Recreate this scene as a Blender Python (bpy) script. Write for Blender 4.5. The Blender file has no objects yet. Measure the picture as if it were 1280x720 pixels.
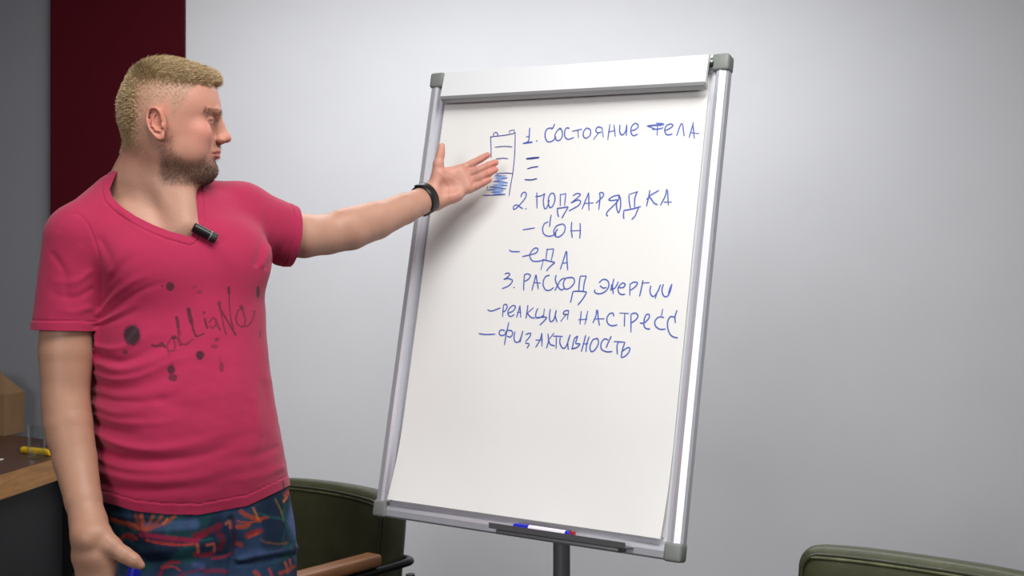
import bpy, bmesh, math, random
import numpy as np
from mathutils import Vector, Matrix, Quaternion

C = bpy.context.scene.collection
scene = bpy.context.scene
PI = math.pi
rnd = random.Random(7)

# ------------------------------------------------------------------ camera, world, lights, exposure
F = 1500.0          # focal length in pixels of the 1280 wide frame
CAMZ = 1.37
cam_d = bpy.data.cameras.new('camera')
cam_d.sensor_width = 36.0
cam_d.lens = 36.0 * F / 1280.0
cam_d.clip_start = 0.05
cam_d.dof.use_dof = True
cam_d.dof.focus_distance = 2.4
cam_d.dof.aperture_fstop = 9.0
cam = bpy.data.objects.new('camera', cam_d)
cam.location = (0, 0, CAMZ)
cam.rotation_euler = (PI / 2, 0, 0)
C.objects.link(cam)
scene.camera = cam

world = bpy.data.worlds.new('world')
scene.world = world
world.use_nodes = True
world.node_tree.nodes['Background'].inputs[0].default_value = (0.8, 0.86, 1, 1)
world.node_tree.nodes['Background'].inputs[1].default_value = 0.3


def area_light(name, loc, target, sx, sy, power, col):
    d = bpy.data.lights.new(name, 'AREA')
    d.shape = 'RECTANGLE'; d.size = sx; d.size_y = sy; d.energy = power; d.color = col
    o = bpy.data.objects.new(name, d)
    o.location = loc
    o.rotation_euler = (Vector(target) - Vector(loc)).to_track_quat('-Z', 'Y').to_euler()
    C.objects.link(o)
    return o


area_light('window_light', (-1.9, -3.9, 2.25), (0.6, 5.3, 1.3), 1.7, 1.5, 112, (0.985, 0.99, 1.0))
area_light('ceiling_light_front', (0.25, 1.2, 2.97), (0.2, 1.35, 0), 1.7, 1.0, 64, (1, 0.99, 0.975))
area_light('back_wall_fill', (0.1, 4.0, 2.97), (0.1, 4.4, 0), 2.6, 0.6, 62, (0.98, 0.99, 1.0))  # added fill to brighten the back wall, no lamp is known there

scene.view_settings.view_transform = 'Standard'
scene.view_settings.look = 'None'
scene.view_settings.gamma = 1.0
scene.view_settings.use_curve_mapping = False
scene.view_settings.exposure = 0.0


# ------------------------------------------------------------------ helpers
def W(px, py, Y):
    """point of the room at depth Y that lies on the given pixel"""
    return np.array([(px - 640.0) / F * Y, Y, CAMZ - (py - 360.0) / F * Y])


def srgb(r, g, b):
    def f(c):
        c /= 255.0
        return c / 12.92 if c <= 0.04045 else ((c + 0.055) / 1.055) ** 2.4
    return (f(r), f(g), f(b), 1.0)


def mat(name, col, rough=0.5, metal=0.0, noise=0.0, nscale=8.0, bump=0.0, bscale=200.0, attr=None,
        sss=0.0, spec=0.5, stretch=(1, 1, 1), coat=0.0, sheen=0.0, trans=0.0):
    m = bpy.data.materials.new(name)
    m.use_nodes = True
    nt = m.node_tree; N = nt.nodes; L = nt.links
    p = N['Principled BSDF']
    p.inputs['Base Color'].default_value = col
    p.inputs['Roughness'].default_value = rough
    p.inputs['Metallic'].default_value = metal
    p.inputs['Specular IOR Level'].default_value = spec
    p.inputs['Coat Weight'].default_value = coat
    p.inputs['Sheen Weight'].default_value = sheen
    p.inputs['Transmission Weight'].default_value = trans
    tc = N.new('ShaderNodeTexCoord')
    mp = N.new('ShaderNodeMapping'); mp.inputs['Scale'].default_value = stretch
    L.new(tc.outputs['Object'], mp.inputs['Vector'])
    src = None
    if attr:
        a = N.new('ShaderNodeAttribute'); a.attribute_name = attr
        src = a.outputs['Color']
    if noise > 0:
        n = N.new('ShaderNodeTexNoise'); n.inputs['Scale'].default_value = nscale
        n.inputs['Detail'].default_value = 5
        L.new(mp.outputs['Vector'], n.inputs['Vector'])
        r = N.new('ShaderNodeMapRange')
        r.inputs['From Min'].default_value = 0.25; r.inputs['From Max'].default_value = 0.75
        r.inputs['To Min'].default_value = 1 - noise; r.inputs['To Max'].default_value = 1 + noise
        L.new(n.outputs['Fac'], r.inputs['Value'])
        mx = N.new('ShaderNodeVectorMath'); mx.operation = 'MULTIPLY'
        if src: L.new(src, mx.inputs[0])
        else: mx.inputs[0].default_value = col[:3]
        L.new(r.outputs['Result'], mx.inputs[1])
        src = mx.outputs[0]
    if src: L.new(src, p.inputs['Base Color'])
    if bump > 0:
        n2 = N.new('ShaderNodeTexNoise'); n2.inputs['Scale'].default_value = bscale
        n2.inputs['Detail'].default_value = 3
        L.new(mp.outputs['Vector'], n2.inputs['Vector'])
        b = N.new('ShaderNodeBump'); b.inputs['Strength'].default_value = bump
        b.inputs['Distance'].default_value = 0.002
        L.new(n2.outputs['Fac'], b.inputs['Height'])
        L.new(b.outputs['Normal'], p.inputs['Normal'])
    if sss > 0:
        p.inputs['Subsurface Weight'].default_value = sss
        p.inputs['Subsurface Radius'].default_value = (1.0, 0.35, 0.2)
        p.inputs['Subsurface Scale'].default_value = 0.008
    return m


def tag(o, label=None, cat=None, group=None, kind=None):
    if label: o['label'] = label
    if cat: o['category'] = cat
    if group: o['group'] = group
    if kind: o['kind'] = kind
    return o


def empty(name, loc=(0, 0, 0), rz=0, label=None, cat=None, group=None):
    o = bpy.data.objects.new(name, None)
    o.location = loc; o.rotation_euler = (0, 0, rz)
    o.empty_display_size = 0.05
    C.objects.link(o)
    return tag(o, label, cat, group)


def link_mesh(name, me, m, parent=None, smooth=True):
    if m is not None: me.materials.append(m)
    if smooth:
        me.polygons.foreach_set('use_smooth', [True] * len(me.polygons))
    o = bpy.data.objects.new(name, me)
    C.objects.link(o)
    if parent is not None: o.parent = parent
    return o


def obj(name, bm, m, parent=None, smooth=False, auto=None):
    me = bpy.data.meshes.new(name)
    bmesh.ops.recalc_face_normals(bm, faces=bm.faces)
    bm.to_mesh(me); bm.free()
    o = link_mesh(name, me, m, parent, smooth)
    if auto is not None:
        me.polygons.foreach_set('use_smooth', [True] * len(me.polygons))
        me.set_sharp_from_angle(angle=math.radians(auto))
    return o


def add_box(bm, c, s, M=None, bevel=0.0, seg=2):
    r = bmesh.ops.create_cube(bm, size=1.0)
    vs = r['verts']
    for v in vs:
        v.co = Vector((v.co.x * s[0], v.co.y * s[1], v.co.z * s[2]))
    if bevel > 0:
        es = list({e for v in vs for e in v.link_edges})
        rb = bmesh.ops.bevel(bm, geom=es, offset=bevel, segments=seg, affect='EDGES', profile=0.5)
        vs = list({v for f in rb['faces'] for v in f.verts} | {v for v in vs if v.is_valid})
    for v in vs:
        p = v.co + Vector(c)
        v.co = M @ p if M is not None else p
    return bm


def nb(): return bmesh.new()


def box(c, s, M=None, bevel=0.0, seg=2): return add_box(nb(), c, s, M, bevel, seg)


def catmull(pts, n=6, closed=False):
    P = [np.array(p, float) for p in pts]
    if len(P) < 3: return P
    if closed: P = [P[-1]] + P + [P[0], P[1]]
    else: P = [2 * P[0] - P[1]] + P + [2 * P[-1] - P[-2]]
    out = []
    for i in range(1, len(P) - 2):
        a, b, c, d = P[i - 1:i + 3]
        for k in range(n):
            t = k / n
            out.append(0.5 * ((2 * b) + (c - a) * t + (2 * a - 5 * b + 4 * c - d) * t * t + (3 * b - a - 3 * c + d) * t ** 3))
    out.append(P[-2])
    return out


def add_tube(bm, pts, r, seg=12, caps=True, flat=1.0):
    pts = [Vector(p) for p in pts]
    rr = r if isinstance(r, (list, tuple)) else [r] * len(pts)
    rings = []; prev = None
    for i, p in enumerate(pts):
        if i == 0: t = pts[1] - p
        elif i == len(pts) - 1: t = p - pts[i - 1]
        else: t = pts[i + 1] - pts[i - 1]
        t.normalize()
        if prev is None:
            a = Vector((0, 0, 1)) if abs(t.z) < 0.9 else Vector((1, 0, 0))
            u = t.cross(a).normalized()
        else:
            u = (prev - t * prev.dot(t)).normalized()
        prev = u
        v = t.cross(u)
        rings.append([bm.verts.new(p + (u * math.cos(2 * PI * k / seg) + v * math.sin(2 * PI * k / seg) * flat) * rr[i]) for k in range(seg)])
    for a, b in zip(rings, rings[1:]):
        for k in range(seg):
            bm.faces.new((a[k], a[(k + 1) % seg], b[(k + 1) % seg], b[k]))
    if caps:
        bm.faces.new(list(reversed(rings[0]))); bm.faces.new(rings[-1])
    return bm


def tube(pts, r, seg=12, caps=True, flat=1.0): return add_tube(nb(), pts, r, seg, caps, flat)


def add_lathe(bm, prof, M=None, seg=32):
    rings = []
    for r, z in prof:
        ring = []
        for k in range(seg):
            p = Vector((max(r, 1e-5) * math.cos(2 * PI * k / seg), max(r, 1e-5) * math.sin(2 * PI * k / seg), z))
            ring.append(bm.verts.new(M @ p if M is not None else p))
        rings.append(ring)
    for a, b in zip(rings, rings[1:]):
        for k in range(seg):
            bm.faces.new((a[k], a[(k + 1) % seg], b[(k + 1) % seg], b[k]))
    bm.faces.new(rings[0]); bm.faces.new(rings[-1])
    return bm


def lathe(prof, M=None, seg=32): return add_lathe(nb(), prof, M, seg)


def frame_matrix(o, x, y, z):
    M = Matrix.Identity(4)
    for i in range(3):
        M[i][0] = x[i]; M[i][1] = y[i]; M[i][2] = z[i]; M[i][3] = o[i]
    return M


def axis_matrix(a, b):
    """matrix whose z axis runs from a to b"""
    a = Vector(a); b = Vector(b); z = (b - a).normalized()
    t = Vector((0, 0, 1)) if abs(z.z) < 0.9 else Vector((1, 0, 0))
    x = t.cross(z).normalized(); y = z.cross(x)
    return frame_matrix(a, x, y, z)


def prism(pts, z0, z1, bm=None):
    bm = bm or nb()
    lo = [bm.verts.new((p[0], p[1], z0)) for p in pts]
    hi = [bm.verts.new((p[0], p[1], z1)) for p in pts]
    n = len(pts)
    bm.faces.new(lo); bm.faces.new(hi)
    for i in range(n):
        bm.faces.new((lo[i], lo[(i + 1) % n], hi[(i + 1) % n], hi[i]))
    return bm


# ------------------------------------------------------------------ materials
M_wall = mat('wall_paint', srgb(222, 222, 225), 0.85, noise=0.02, nscale=3, bump=0.08, bscale=400)
M_wallg = mat('grey_wall_paint', srgb(124, 124, 129), 0.85, noise=0.02, nscale=3, bump=0.08, bscale=400)
M_red = mat('maroon_paint', srgb(70, 0, 15), 0.9, spec=0.2, noise=0.04, nscale=4, bump=0.08, bscale=400)
M_floor = mat('dark_carpet', srgb(40, 38, 40), 0.95, noise=0.2, nscale=60, bump=0.5, bscale=300)
M_ceil = mat('ceiling_paint', srgb(215, 215, 213), 0.9)
M_skirt = mat('dark_skirting', srgb(24, 22, 24), 0.5)
M_alu = mat('brushed_aluminium', srgb(214, 215, 222), 0.36, metal=0.45, noise=0.04, nscale=30, stretch=(1, 1, 0.05))
M_alud = mat('grey_metal', srgb(160, 160, 162), 0.45, metal=0.3)
M_white = mat('white_enamel', srgb(236, 237, 238), 0.35)
M_board = mat('whiteboard_surface', srgb(226, 226, 228), 0.25)
M_cap = mat('grey_plastic', srgb(128, 132, 128), 0.5)
M_paper = mat('white_paper', srgb(240, 239, 236), 0.8, noise=0.01, nscale=3, bump=0.05, bscale=40)
M_ink = mat('blue_ink', srgb(78, 98, 186), 0.6, noise=0.25, nscale=60)
M_inkl = mat('light_blue_ink', srgb(150, 182, 236), 0.6, noise=0.25, nscale=90)
M_inkd = mat('dark_blue_ink', srgb(52, 62, 150), 0.6)
M_trayg = mat('tray_grey_metal', srgb(104, 104, 106), 0.45, metal=0.3)
M_blue = mat('blue_plastic', srgb(32, 40, 190), 0.3)
M_redp = mat('red_plastic', srgb(170, 14, 26), 0.3)
M_pen = mat('white_plastic', srgb(238, 232, 244), 0.35)
M_black = mat('black_plastic', srgb(16, 17, 18), 0.38)
M_blackr = mat('black_rubber', srgb(19, 19, 21), 0.6)
M_leather = mat('olive_leather', srgb(64, 66, 42), 0.42, noise=0.25, nscale=14, bump=0.35, bscale=90, spec=0.4)
M_leatherd = mat('dark_olive_leather', srgb(50, 52, 34), 0.36, noise=0.15, nscale=14, bump=0.3, bscale=90)
M_wornhl = mat('worn_leather_highlight', srgb(104, 106, 78), 0.4, noise=0.55, nscale=26, bump=0.3, bscale=60)  # paler leather: wear plus a soft highlight put into the colour
M_blackm = mat('black_metal', srgb(28, 28, 30), 0.35, metal=0.6)
M_arm = mat('armrest_wood', srgb(134, 88, 54), 0.4, noise=0.22, nscale=9, stretch=(6, 1, 6))
M_wood = mat('table_edge_wood', srgb(158, 110, 58), 0.5, noise=0.32, nscale=9, stretch=(1, 1, 9))
M_top = mat('table_top_laminate', srgb(74, 46, 36), 0.38, noise=0.15, nscale=5)
M_dark = mat('dark_panel', srgb(24, 24, 27), 0.6)
M_card = mat('cardboard', srgb(128, 98, 68), 0.85, noise=0.08, nscale=12, bump=0.1)
M_glass = mat('clear_glass', (1, 1, 1, 1), 0.02, trans=1.0, spec=0.5)
M_yel = mat('yellow_plastic', srgb(236, 186, 8), 0.35)
M_steel = mat('steel', srgb(150, 150, 152), 0.3, metal=0.9)
M_skin = mat('skin', srgb(200, 150, 125), 0.48, attr='tone', sss=0.12, noise=0.05, nscale=30, bump=0.22, bscale=260, spec=0.35)
M_hair = mat('blond_hair', srgb(170, 146, 104), 0.5, attr='tone', spec=0.35)
M_beard = mat('brown_stubble', srgb(96, 72, 56), 0.6)
M_brow = mat('light_brown_brow', srgb(140, 108, 76), 0.6)
M_eye = mat('eyeball_white', srgb(205, 196, 190), 0.15, attr='tone', coat=0.5)
M_shirt = mat('pink_cotton', srgb(186, 40, 84), 0.85, attr='tone', noise=0.05, nscale=20, bump=0.25, bscale=700, sheen=0.15, spec=0.2)
M_shorts = mat('floral_cotton', srgb(40, 60, 88), 0.8, attr='tone', noise=0.18, nscale=45, bump=0.25, bscale=600, spec=0.2)
M_shoe = mat('dark_shoe_fabric', srgb(30, 30, 34), 0.7)


# ------------------------------------------------------------------ the room
RX0, RX1, RY0, RY1, RH = -3.7, 3.7, -4.6, 5.3, 3.0
RED0, RED1 = W(66, 0, RY1)[0], W(230, 0, RY1 - 0.03)[0]


def struct(name, bm, m):
    return tag(obj(name, bm, m), kind='structure')


def wallbox(x0, x1, y0, y1, z0, z1): return box(((x0 + x1) / 2, (y0 + y1) / 2, (z0 + z1) / 2), (x1 - x0, y1 - y0, z1 - z0))


struct('floor', wallbox(RX0 - .1, RX1 + .1, RY0 - .1, RY1 + .1, -0.1, 0), M_floor)
struct('ceiling', wallbox(RX0 - .1, RX1 + .1, RY0 - .1, RY1 + .1, RH, RH + 0.1), M_ceil)
struct('wall_back', wallbox(RED1 - 0.02, RX1, RY1, RY1 + 0.1, 0, RH), M_wall)
struct('wall_back_left', wallbox(RX0, RED0 + 0.02, RY1, RY1 + 0.1, 0, RH), M_wallg)
struct('trim_1', wallbox(RED0, RED1, RY1 - 0.03, RY1 + 0.08, 0, RH), M_red)
struct('wall_left', wallbox(RX0 - 0.1, RX0, RY0, RY1, 0, RH), M_wallg)
struct('wall_right', wallbox(RX1, RX1 + 0.1, RY0, RY1, 0, RH), M_wall)
struct('wall_front', wallbox(RX0, RX1, RY0 - 0.1, RY0, 0, RH), M_wallg)
struct('baseboard_back', wallbox(RED1, RX1, RY1 - 0.014, RY1, 0, 0.09), M_skirt)
struct('baseboard_back_left', wallbox(RX0, RED0, RY1 - 0.014, RY1, 0, 0.09), M_skirt)

# ------------------------------------------------------------------ flip chart
BO = np.array([0.0747, 2.593, CAMZ - 0.015])
_y, _l, _r = -0.5115, 0.186, -0.0323
_bu = np.array([math.cos(_y), math.sin(_y), 0])
_bv = np.array([-math.sin(_y) * math.sin(_l), math.cos(_y) * math.sin(_l), math.cos(_l)])
BU = math.cos(_r) * _bu + math.sin(_r) * _bv
BV = -math.sin(_r) * _bu + math.cos(_r) * _bv
BN = np.cross(BU, BV)          # towards the viewer
BM = frame_matrix(BO, BU, BV, BN)


def on_board(px, py, n=0.0):
    """local (u, v) where the ray of a pixel meets the board plane raised by n"""
    d = np.array([(px - 640) / F, 1.0, -(py - 360) / F])
    o = np.array([0, 0, CAMZ])
    t = np.dot(BO + BN * n - o, BN) / np.dot(d, BN)
    p = o + d * t - BO
    return np.dot(p, BU), np.dot(p, BV)


def board_depth(px, py):
    d = np.array([(px - 640) / F, 1.0, -(py - 360) / F])
    return np.dot(BO - np.array([0, 0, CAMZ]), BN) / np.dot(d, BN)


pole_y = 2.60
pole_x = (702 - 640) / F * pole_y
chart = empty('flip_chart', (pole_x, pole_y, 0), 0,
              'tilted flip chart easel with silver frame and grey corner caps on a single pole', 'flip chart')
CHI = Matrix.Translation(Vector((-pole_x, -pole_y, 0)))   # world -> chart local
CB = CHI @ BM
HW, HH = 0.35, 0.50
o = obj('board_panel', box((0, 0, -0.010), (2 * HW - 0.02, 2 * HH - 0.02, 0.010), CB), M_board, chart)


def rail(horizontal, s):
    # extruded aluminium profile: a raised round-over outer band and a thin inner lip
    bm = nb()
    prof = [(-0.017, -0.012), (-0.017, 0.006), (-0.013, 0.012), (0.0, 0.0145), (0.007, 0.0125), (0.0095, 0.006),
            (0.011, 0.004), (0.0185, 0.004), (0.0185, -0.004), (0.010, -0.012)]
    L = (HW if horizontal else HH) - 0.017
    ends = []
    for e in (-L, L):
        ring = []
        for w, d in prof:
            if horizontal: p = (e, s * (HH - w), d)
            else: p = (s * (HW - w), e, d)
            ring.append(bm.verts.new(CB @ Vector(p)))
        ends.append(ring)
    n = len(prof)
    for k in range(n):
        bm.faces.new((ends[0][k], ends[0][(k + 1) % n], ends[1][(k + 1) % n], ends[1][k]))
    bm.faces.new(ends[0]); bm.faces.new(ends[1])
    return obj('frame_rail', bm, M_alu, chart, auto=20)


rail(True, 1); rail(True, -1); rail(False, 1); rail(False, -1)
for sx in (-1, 1):
    for sy in (-1, 1):
        obj('corner_cap', box((sx * HW, sy * HH, 0.0), (0.037, 0.037, 0.036), CB, 0.006, 3), M_cap, chart, auto=40)
# clamp bar: flat white cover with a grey rolled lower lip
ul, ur = on_board(553, 110, 0.03)[0], on_board(884, 85, 0.03)[0]
bm = nb()
prof = [(0.512, 0.008), (0.5145, 0.022), (0.512, 0.028), (0.452, 0.034), (0.450, 0.032), (0.450, 0.027), (0.505, 0.018), (0.505, 0.008)]
ends = [[bm.verts.new(CB @ Vector((u, v, n))) for v, n in prof] for u in (ul, ur)]
for k in range(len(prof)):
    bm.faces.new((ends[0][k], ends[0][(k + 1) % len(prof)], ends[1][(k + 1) % len(prof)], ends[1][k]))
bm.faces.new(ends[0]); bm.faces.new(ends[1])
clamp = obj('clamp_bar', bm, M_white, chart, auto=30)
bm = nb()
lip = [(0.452, 0.0342), (0.4455, 0.0325), (0.4415, 0.026), (0.4400, 0.018), (0.4435, 0.013), (0.450, 0.016), (0.452, 0.026)]
ends = [[bm.verts.new(CB @ Vector((u, v, n))) for v, n in lip] for u in (ul + 0.001, ur - 0.001)]
for k in range(len(lip)):
    bm.faces.new((ends[0][k], ends[0][(k + 1) % len(lip)], ends[1][(k + 1) % len(lip)], ends[1][k]))
bm.faces.new(ends[0]); bm.faces.new(ends[1])
tag(obj('clamp_lip', bm, M_alud, clamp, auto=30), 'grey metal lower lip')
obj('clamp_knob', tube([CB @ Vector((ur - 0.004, 0.494, 0.016)), CB @ Vector((ur + 0.008, 0.494, 0.016))], 0.006, 12), M_black, clamp, auto=40)
obj('clamp_knob', tube([CB @ Vector((ur - 0.004, 0.508, 0.012)), CB @ Vector((ur + 0.003, 0.508, 0.012))], 0.0025, 10), M_black, clamp, auto=40)

# pen tray on the lower rail
tl = on_board(619, 662, 0.03)[0]; tr = on_board(788, 690, 0.03)[0]
bm = nb()
prof = [(-0.5040, 0.012), (-0.5040, 0.058), (-0.4925, 0.061), (-0.4925, 0.059), (-0.5020, 0.0565), (-0.5020, 0.012)]
prof = [(v, n) for v, n in prof]
ends = []
for u in (tl, tr):
    ends.append([bm.verts.new(CB @ Vector((u, v, n))) for v, n in prof])
for k in range(len(prof)):
    bm.faces.new((ends[0][k], ends[0][(k + 1) % len(prof)], ends[1][(k + 1) % len(prof)], ends[1][k]))
bm.faces.new(ends[0]); bm.faces.new(ends[1])
tray = obj('pen_tray', bm, M_trayg, chart, auto=30)
obj('tray_bracket', box(((tl + tr) / 2, -0.5085, 0.036), (tr - tl - 0.03, 0.009, 0.040), CB, 0.003), M_trayg, tray, auto=30)
# pole, height sleeve and star base
pz = 1.06
obj('pole', tube([(0, 0, 0.12), (0, 0, pz)], 0.0185, 24), M_trayg, chart, auto=40)
obj('pole_sleeve', tube([(0, 0, 0.10), (0, 0, 0.55)], 0.0235, 24), M_trayg, chart, auto=40)
obj('board_mount', box((pole_x, pole_y - 0.022, 1.05), (0.16, 0.03, 0.08), CHI, 0.004), M_alud, chart)
hub = obj('base_hub', lathe([(0.02, 0.13), (0.045, 0.125), (0.05, 0.09), (0.045, 0.075), (0.02, 0.07)], None, 24), M_black, chart, auto=40)
for k in range(5):
    a = 2 * PI * k / 5 + 0.3
    d = Vector((math.cos(a), math.sin(a), 0))
    lg = obj('base_leg', tube([d * 0.03 + Vector((0, 0, 0.105)), d * 0.18 + Vector((0, 0, 0.095)), d * 0.32 + Vector((0, 0, 0.066))], [0.02, 0.017, 0.013], 12), M_trayg, chart, auto=40)
    c = d * 0.32 + Vector((0, 0, 0.028))
    n = Vector((-d.y, d.x, 0))
    obj('castor', add_tube(tube([c - n * 0.02, c + n * 0.02], 0.028, 20), [c, c + Vector((0, 0, 0.038))], 0.006, 8), M_black, lg, auto=40)

# ------------------------------------------------------------------ paper pad with the handwriting
PN = 0.0045     # top sheet height above the board plane
pad = empty('paper_pad', tuple(BO), 0, 'large white paper pad on the flip chart covered in blue handwritten notes', 'paper pad')
PI_ = Matrix.Translation(-Vector(BO))
PB = PI_ @ BM
pl, pr = on_board(556, 130)[0], on_board(831, 660)[0]
pl = (pl + on_board(493, 620)[0]) / 2; pr = (pr + on_board(886, 120)[0]) / 2
pl = max(pl, -0.331); pr = min(pr, 0.331)
pb = on_board(660, 649)[1]
pt = 0.490


def sheet(name, n0, th, left, right, bot, curl, m):
    bm = nb(); nx, ny = 28, 36
    g = {}
    for side, off in ((0, n0), (1, n0 + th)):
        for i in range(nx + 1):
            for j in range(ny + 1):
                u = left + (right - left) * i / nx; v = bot + (pt - bot) * j / ny
                low = max(0.0, 1 - j / 7.0)
                w = curl * (0.012 * low ** 2 + 0.010 * low ** 2 * max(0, 1 - i / 16.0) + 0.007 * max(0, i / nx - 0.86) / 0.14 * low ** 2)
                w += curl * 0.0006 * (1 + math.sin(u * 21 + v * 9)) * min(1, (ny - j) / 8)
                g[side, i, j] = bm.verts.new(PB @ Vector((u, v, off + w)))
    for i in range(nx):
        for j in range(ny):
            bm.faces.new((g[1, i, j], g[1, i + 1, j], g[1, i + 1, j + 1], g[1, i, j + 1]))
            bm.faces.new((g[0, i, j + 1], g[0, i + 1, j + 1], g[0, i + 1, j], g[0, i, j]))
    for i in range(nx):
        bm.faces.new((g[0, i, 0], g[0, i + 1, 0], g[1, i + 1, 0], g[1, i, 0]))
        bm.faces.new((g[1, i, ny], g[1, i + 1, ny], g[0, i + 1, ny], g[0, i, ny]))
    for j in range(ny):
        bm.faces.new((g[1, 0, j], g[1, 0, j + 1], g[0, 0, j + 1], g[0, 0, j]))
        bm.faces.new((g[0, nx, j], g[0, nx, j + 1], g[1, nx, j + 1], g[1, nx, j]))
    return obj(name, bm, m, pad, smooth=False, auto=30)


sheet('lower_sheets', -0.004, 0.0025, pl + 0.002, pr - 0.002, pb + 0.002, 0.0, M_paper)
top_sheet = sheet('top_sheet', -0.0003, 0.0012, pl, pr, pb, 1.0, M_paper)


def paper_n(u, v):
    fx = (u - pl) / (pr - pl); fy = (v - pb) / (pt - pb) * 36
    low = max(0.0, 1 - fy / 7.0)
    w = 0.006 * low ** 2
    w += 0.0006 * (1 + math.sin(u * 21 + v * 9)) * min(1, (36 - fy) / 8)
    return 0.0009 + w


def stroke_mesh(bm, pts, width, lift=0.0):
    """thin ink ribbon that lies on the top sheet"""
    P = []
    for (x, y) in pts:
        u, v = on_board(x, y, 0.0015)
        P.append(Vector((u, v, 0)))
    out = [P[0]]
    for a, b in zip(P, P[1:]):
        n = max(1, int((b - a).length / 0.012))
        for k in range(1, n + 1): out.append(a.lerp(b, k / n))
    P = out
    wd = width / F * 2.6 / 2
    L, R = [], []
    for i, p in enumerate(P):
        t = (P[min(i + 1, len(P) - 1)] - P[max(i - 1, 0)])
        if t.length < 1e-7: t = Vector((1, 0, 0))
        t.normalize()
        nrm = Vector((-t.y, t.x, 0))
        w = wd * (0.75 if i in (0, len(P) - 1) else 1.0)
        zz = paper_n(p.x, p.y) + 0.0005 + lift
        for lst, s in ((L, 1), (R, -1)):
            q = p + nrm * w * s
            lst.append(bm.verts.new(PB @ Vector((q.x, q.y, zz))))
    for i in range(len(P) - 1):
        bm.faces.new((L[i], L[i + 1], R[i + 1], R[i]))


def glyphs(bm, org, sc, strokes, width=1.7, n=4, curve=True, lift=0.0):
    for k, s in enumerate(strokes):
        p = [(org[0] + x / sc, org[1] + y / sc) for x, y in s]
        if len(p) == 1:
            x, y = p[0]; p = [(x - 0.8, y), (x + 0.8, y)]
            stroke_mesh(bm, p, 2.2, lift); continue
        if curve and len(p) > 2: p = [tuple(q) for q in catmull(p, n)]
        stroke_mesh(bm, p, width, lift + 0.00002 * (k % 5))


A6 = (600, 140), 6; B6 = (740, 140), 6; C8 = (630, 220), 8; D8 = (740, 220), 8
E8 = (620, 300), 8; G8 = (730, 330), 8; H8 = (595, 370), 8; I8 = (710, 370), 8

bm = nb()
glyphs(bm, *A6, [[(84, 345), (82, 250), (80, 182)], [(76, 188), (120, 182), (190, 174), (262, 160)], [(265, 150), (262, 300), (248, 450), (232, 540), (218, 630)],
                 [(100, 180), (104, 160), (120, 152), (130, 160), (136, 178)], [(112, 264), (180, 258), (243, 262)], [(120, 352), (180, 347), (212, 352)],
                 [(120, 464), (190, 458), (246, 462)], [(22, 624), (90, 624), (190, 618)], [(50, 590), (58, 555)]], 1.3)
glyphs(bm, *A6, [[(220, 160), (222, 145), (235, 138), (256, 134), (258, 162)]], 1.3, curve=False)
obj('battery_drawing', bm, M_inkd, top_sheet)
bm = nb()
glyphs(bm, *A6, [[(135, 472), (110, 482), (195, 480), (115, 498), (205, 495), (100, 520), (210, 533), (95, 548), (205, 550), (75, 562), (195, 575), (60, 585), (175, 588), (85, 603), (170, 598), (100, 612), (190, 618)]], 2.2, curve=False)
obj('battery_shading', bm, M_inkl, top_sheet)
bm = nb()
glyphs(bm, *A6, [[(110, 476), (195, 480)], [(160, 500), (205, 495)], [(100, 522), (150, 520), (210, 533)], [(160, 552), (205, 550)], [(70, 562), (195, 575)], [(60, 585), (110, 580)], [(85, 603), (150, 600)], [(140, 615), (192, 618)]], 1.3)
obj('battery_shading', bm, M_ink, top_sheet)
bm = nb()
glyphs(bm, *A6, [[(322, 236), (395, 226)]], 2.6)
glyphs(bm, *A6, [[(374, 118), (372, 150), (370, 185), (366, 215), (350, 230)], [(347, 186), (372, 184)], [(427, 218)]]); obj('handwritten_number', bm, M_ink, top_sheet); bm = nb()
glyphs(bm, *A6, [[(560, 88), (550, 115), (536, 132)], [(548, 120), (510, 124), (492, 150), (490, 190), (510, 224), (548, 215), (572, 185)],
                 [(610, 120), (580, 140), (562, 180), (575, 212), (600, 210), (618, 180), (615, 140), (595, 118)],
                 [(672, 122), (648, 120), (635, 150), (640, 190), (665, 205), (705, 190)], [(690, 145), (765, 128)], [(735, 135), (738, 195)],
                 [(800, 118), (778, 145), (775, 180), (795, 196), (825, 175), (828, 135), (800, 118)],
                 [(912, 118), (885, 112), (868, 135), (880, 155), (912, 150)], [(915, 115), (925, 190)], [(890, 155), (850, 208)]])
glyphs(bm, *B6, [[(135, 90), (118, 210)], [(165, 95), (175, 185)], [(120, 150), (170, 140)],
                 [(210, 95), (208, 150), (225, 172), (250, 150), (262, 95)], [(262, 95), (258, 180)],
                 [(290, 142), (330, 130), (348, 102), (325, 85), (298, 110), (292, 150), (310, 178), (345, 165)],
                 ]); obj('handwritten_word', bm, M_ink, top_sheet); bm = nb()
glyphs(bm, *B6, [[(480, 85), (530, 88), (540, 98)], [(450, 130), (500, 128), (535, 118)], [(420, 108), (470, 125)], [(492, 100), (490, 178)],
                 [(545, 142), (590, 120), (608, 100), (585, 90), (552, 112), (548, 150), (565, 172), (605, 165)],
                 [(635, 180), (665, 95), (680, 90)], [(680, 90), (692, 182)],
                 [(728, 195), (762, 75)], [(757, 85), (768, 200)], [(740, 155), (805, 162)]])
glyphs(bm, *B6, [[(412, 106), (470, 100), (530, 98)]], 2.2)
obj('handwritten_word', bm, M_ink, top_sheet)
bm = nb()
glyphs(bm, *A6, [[(348, 352), (445, 342)]], 3.0)
obj('dash', bm, M_inkd, top_sheet)
bm = nb(); glyphs(bm, *A6, [[(355, 428), (395, 416), (438, 410)]], 1.7); obj('dash', bm, M_inkd, top_sheet)
bm = nb(); glyphs(bm, *A6, [[(335, 508), (385, 510), (430, 500)]], 1.7); obj('dash', bm, M_inkd, top_sheet)
bm = nb()
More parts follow.
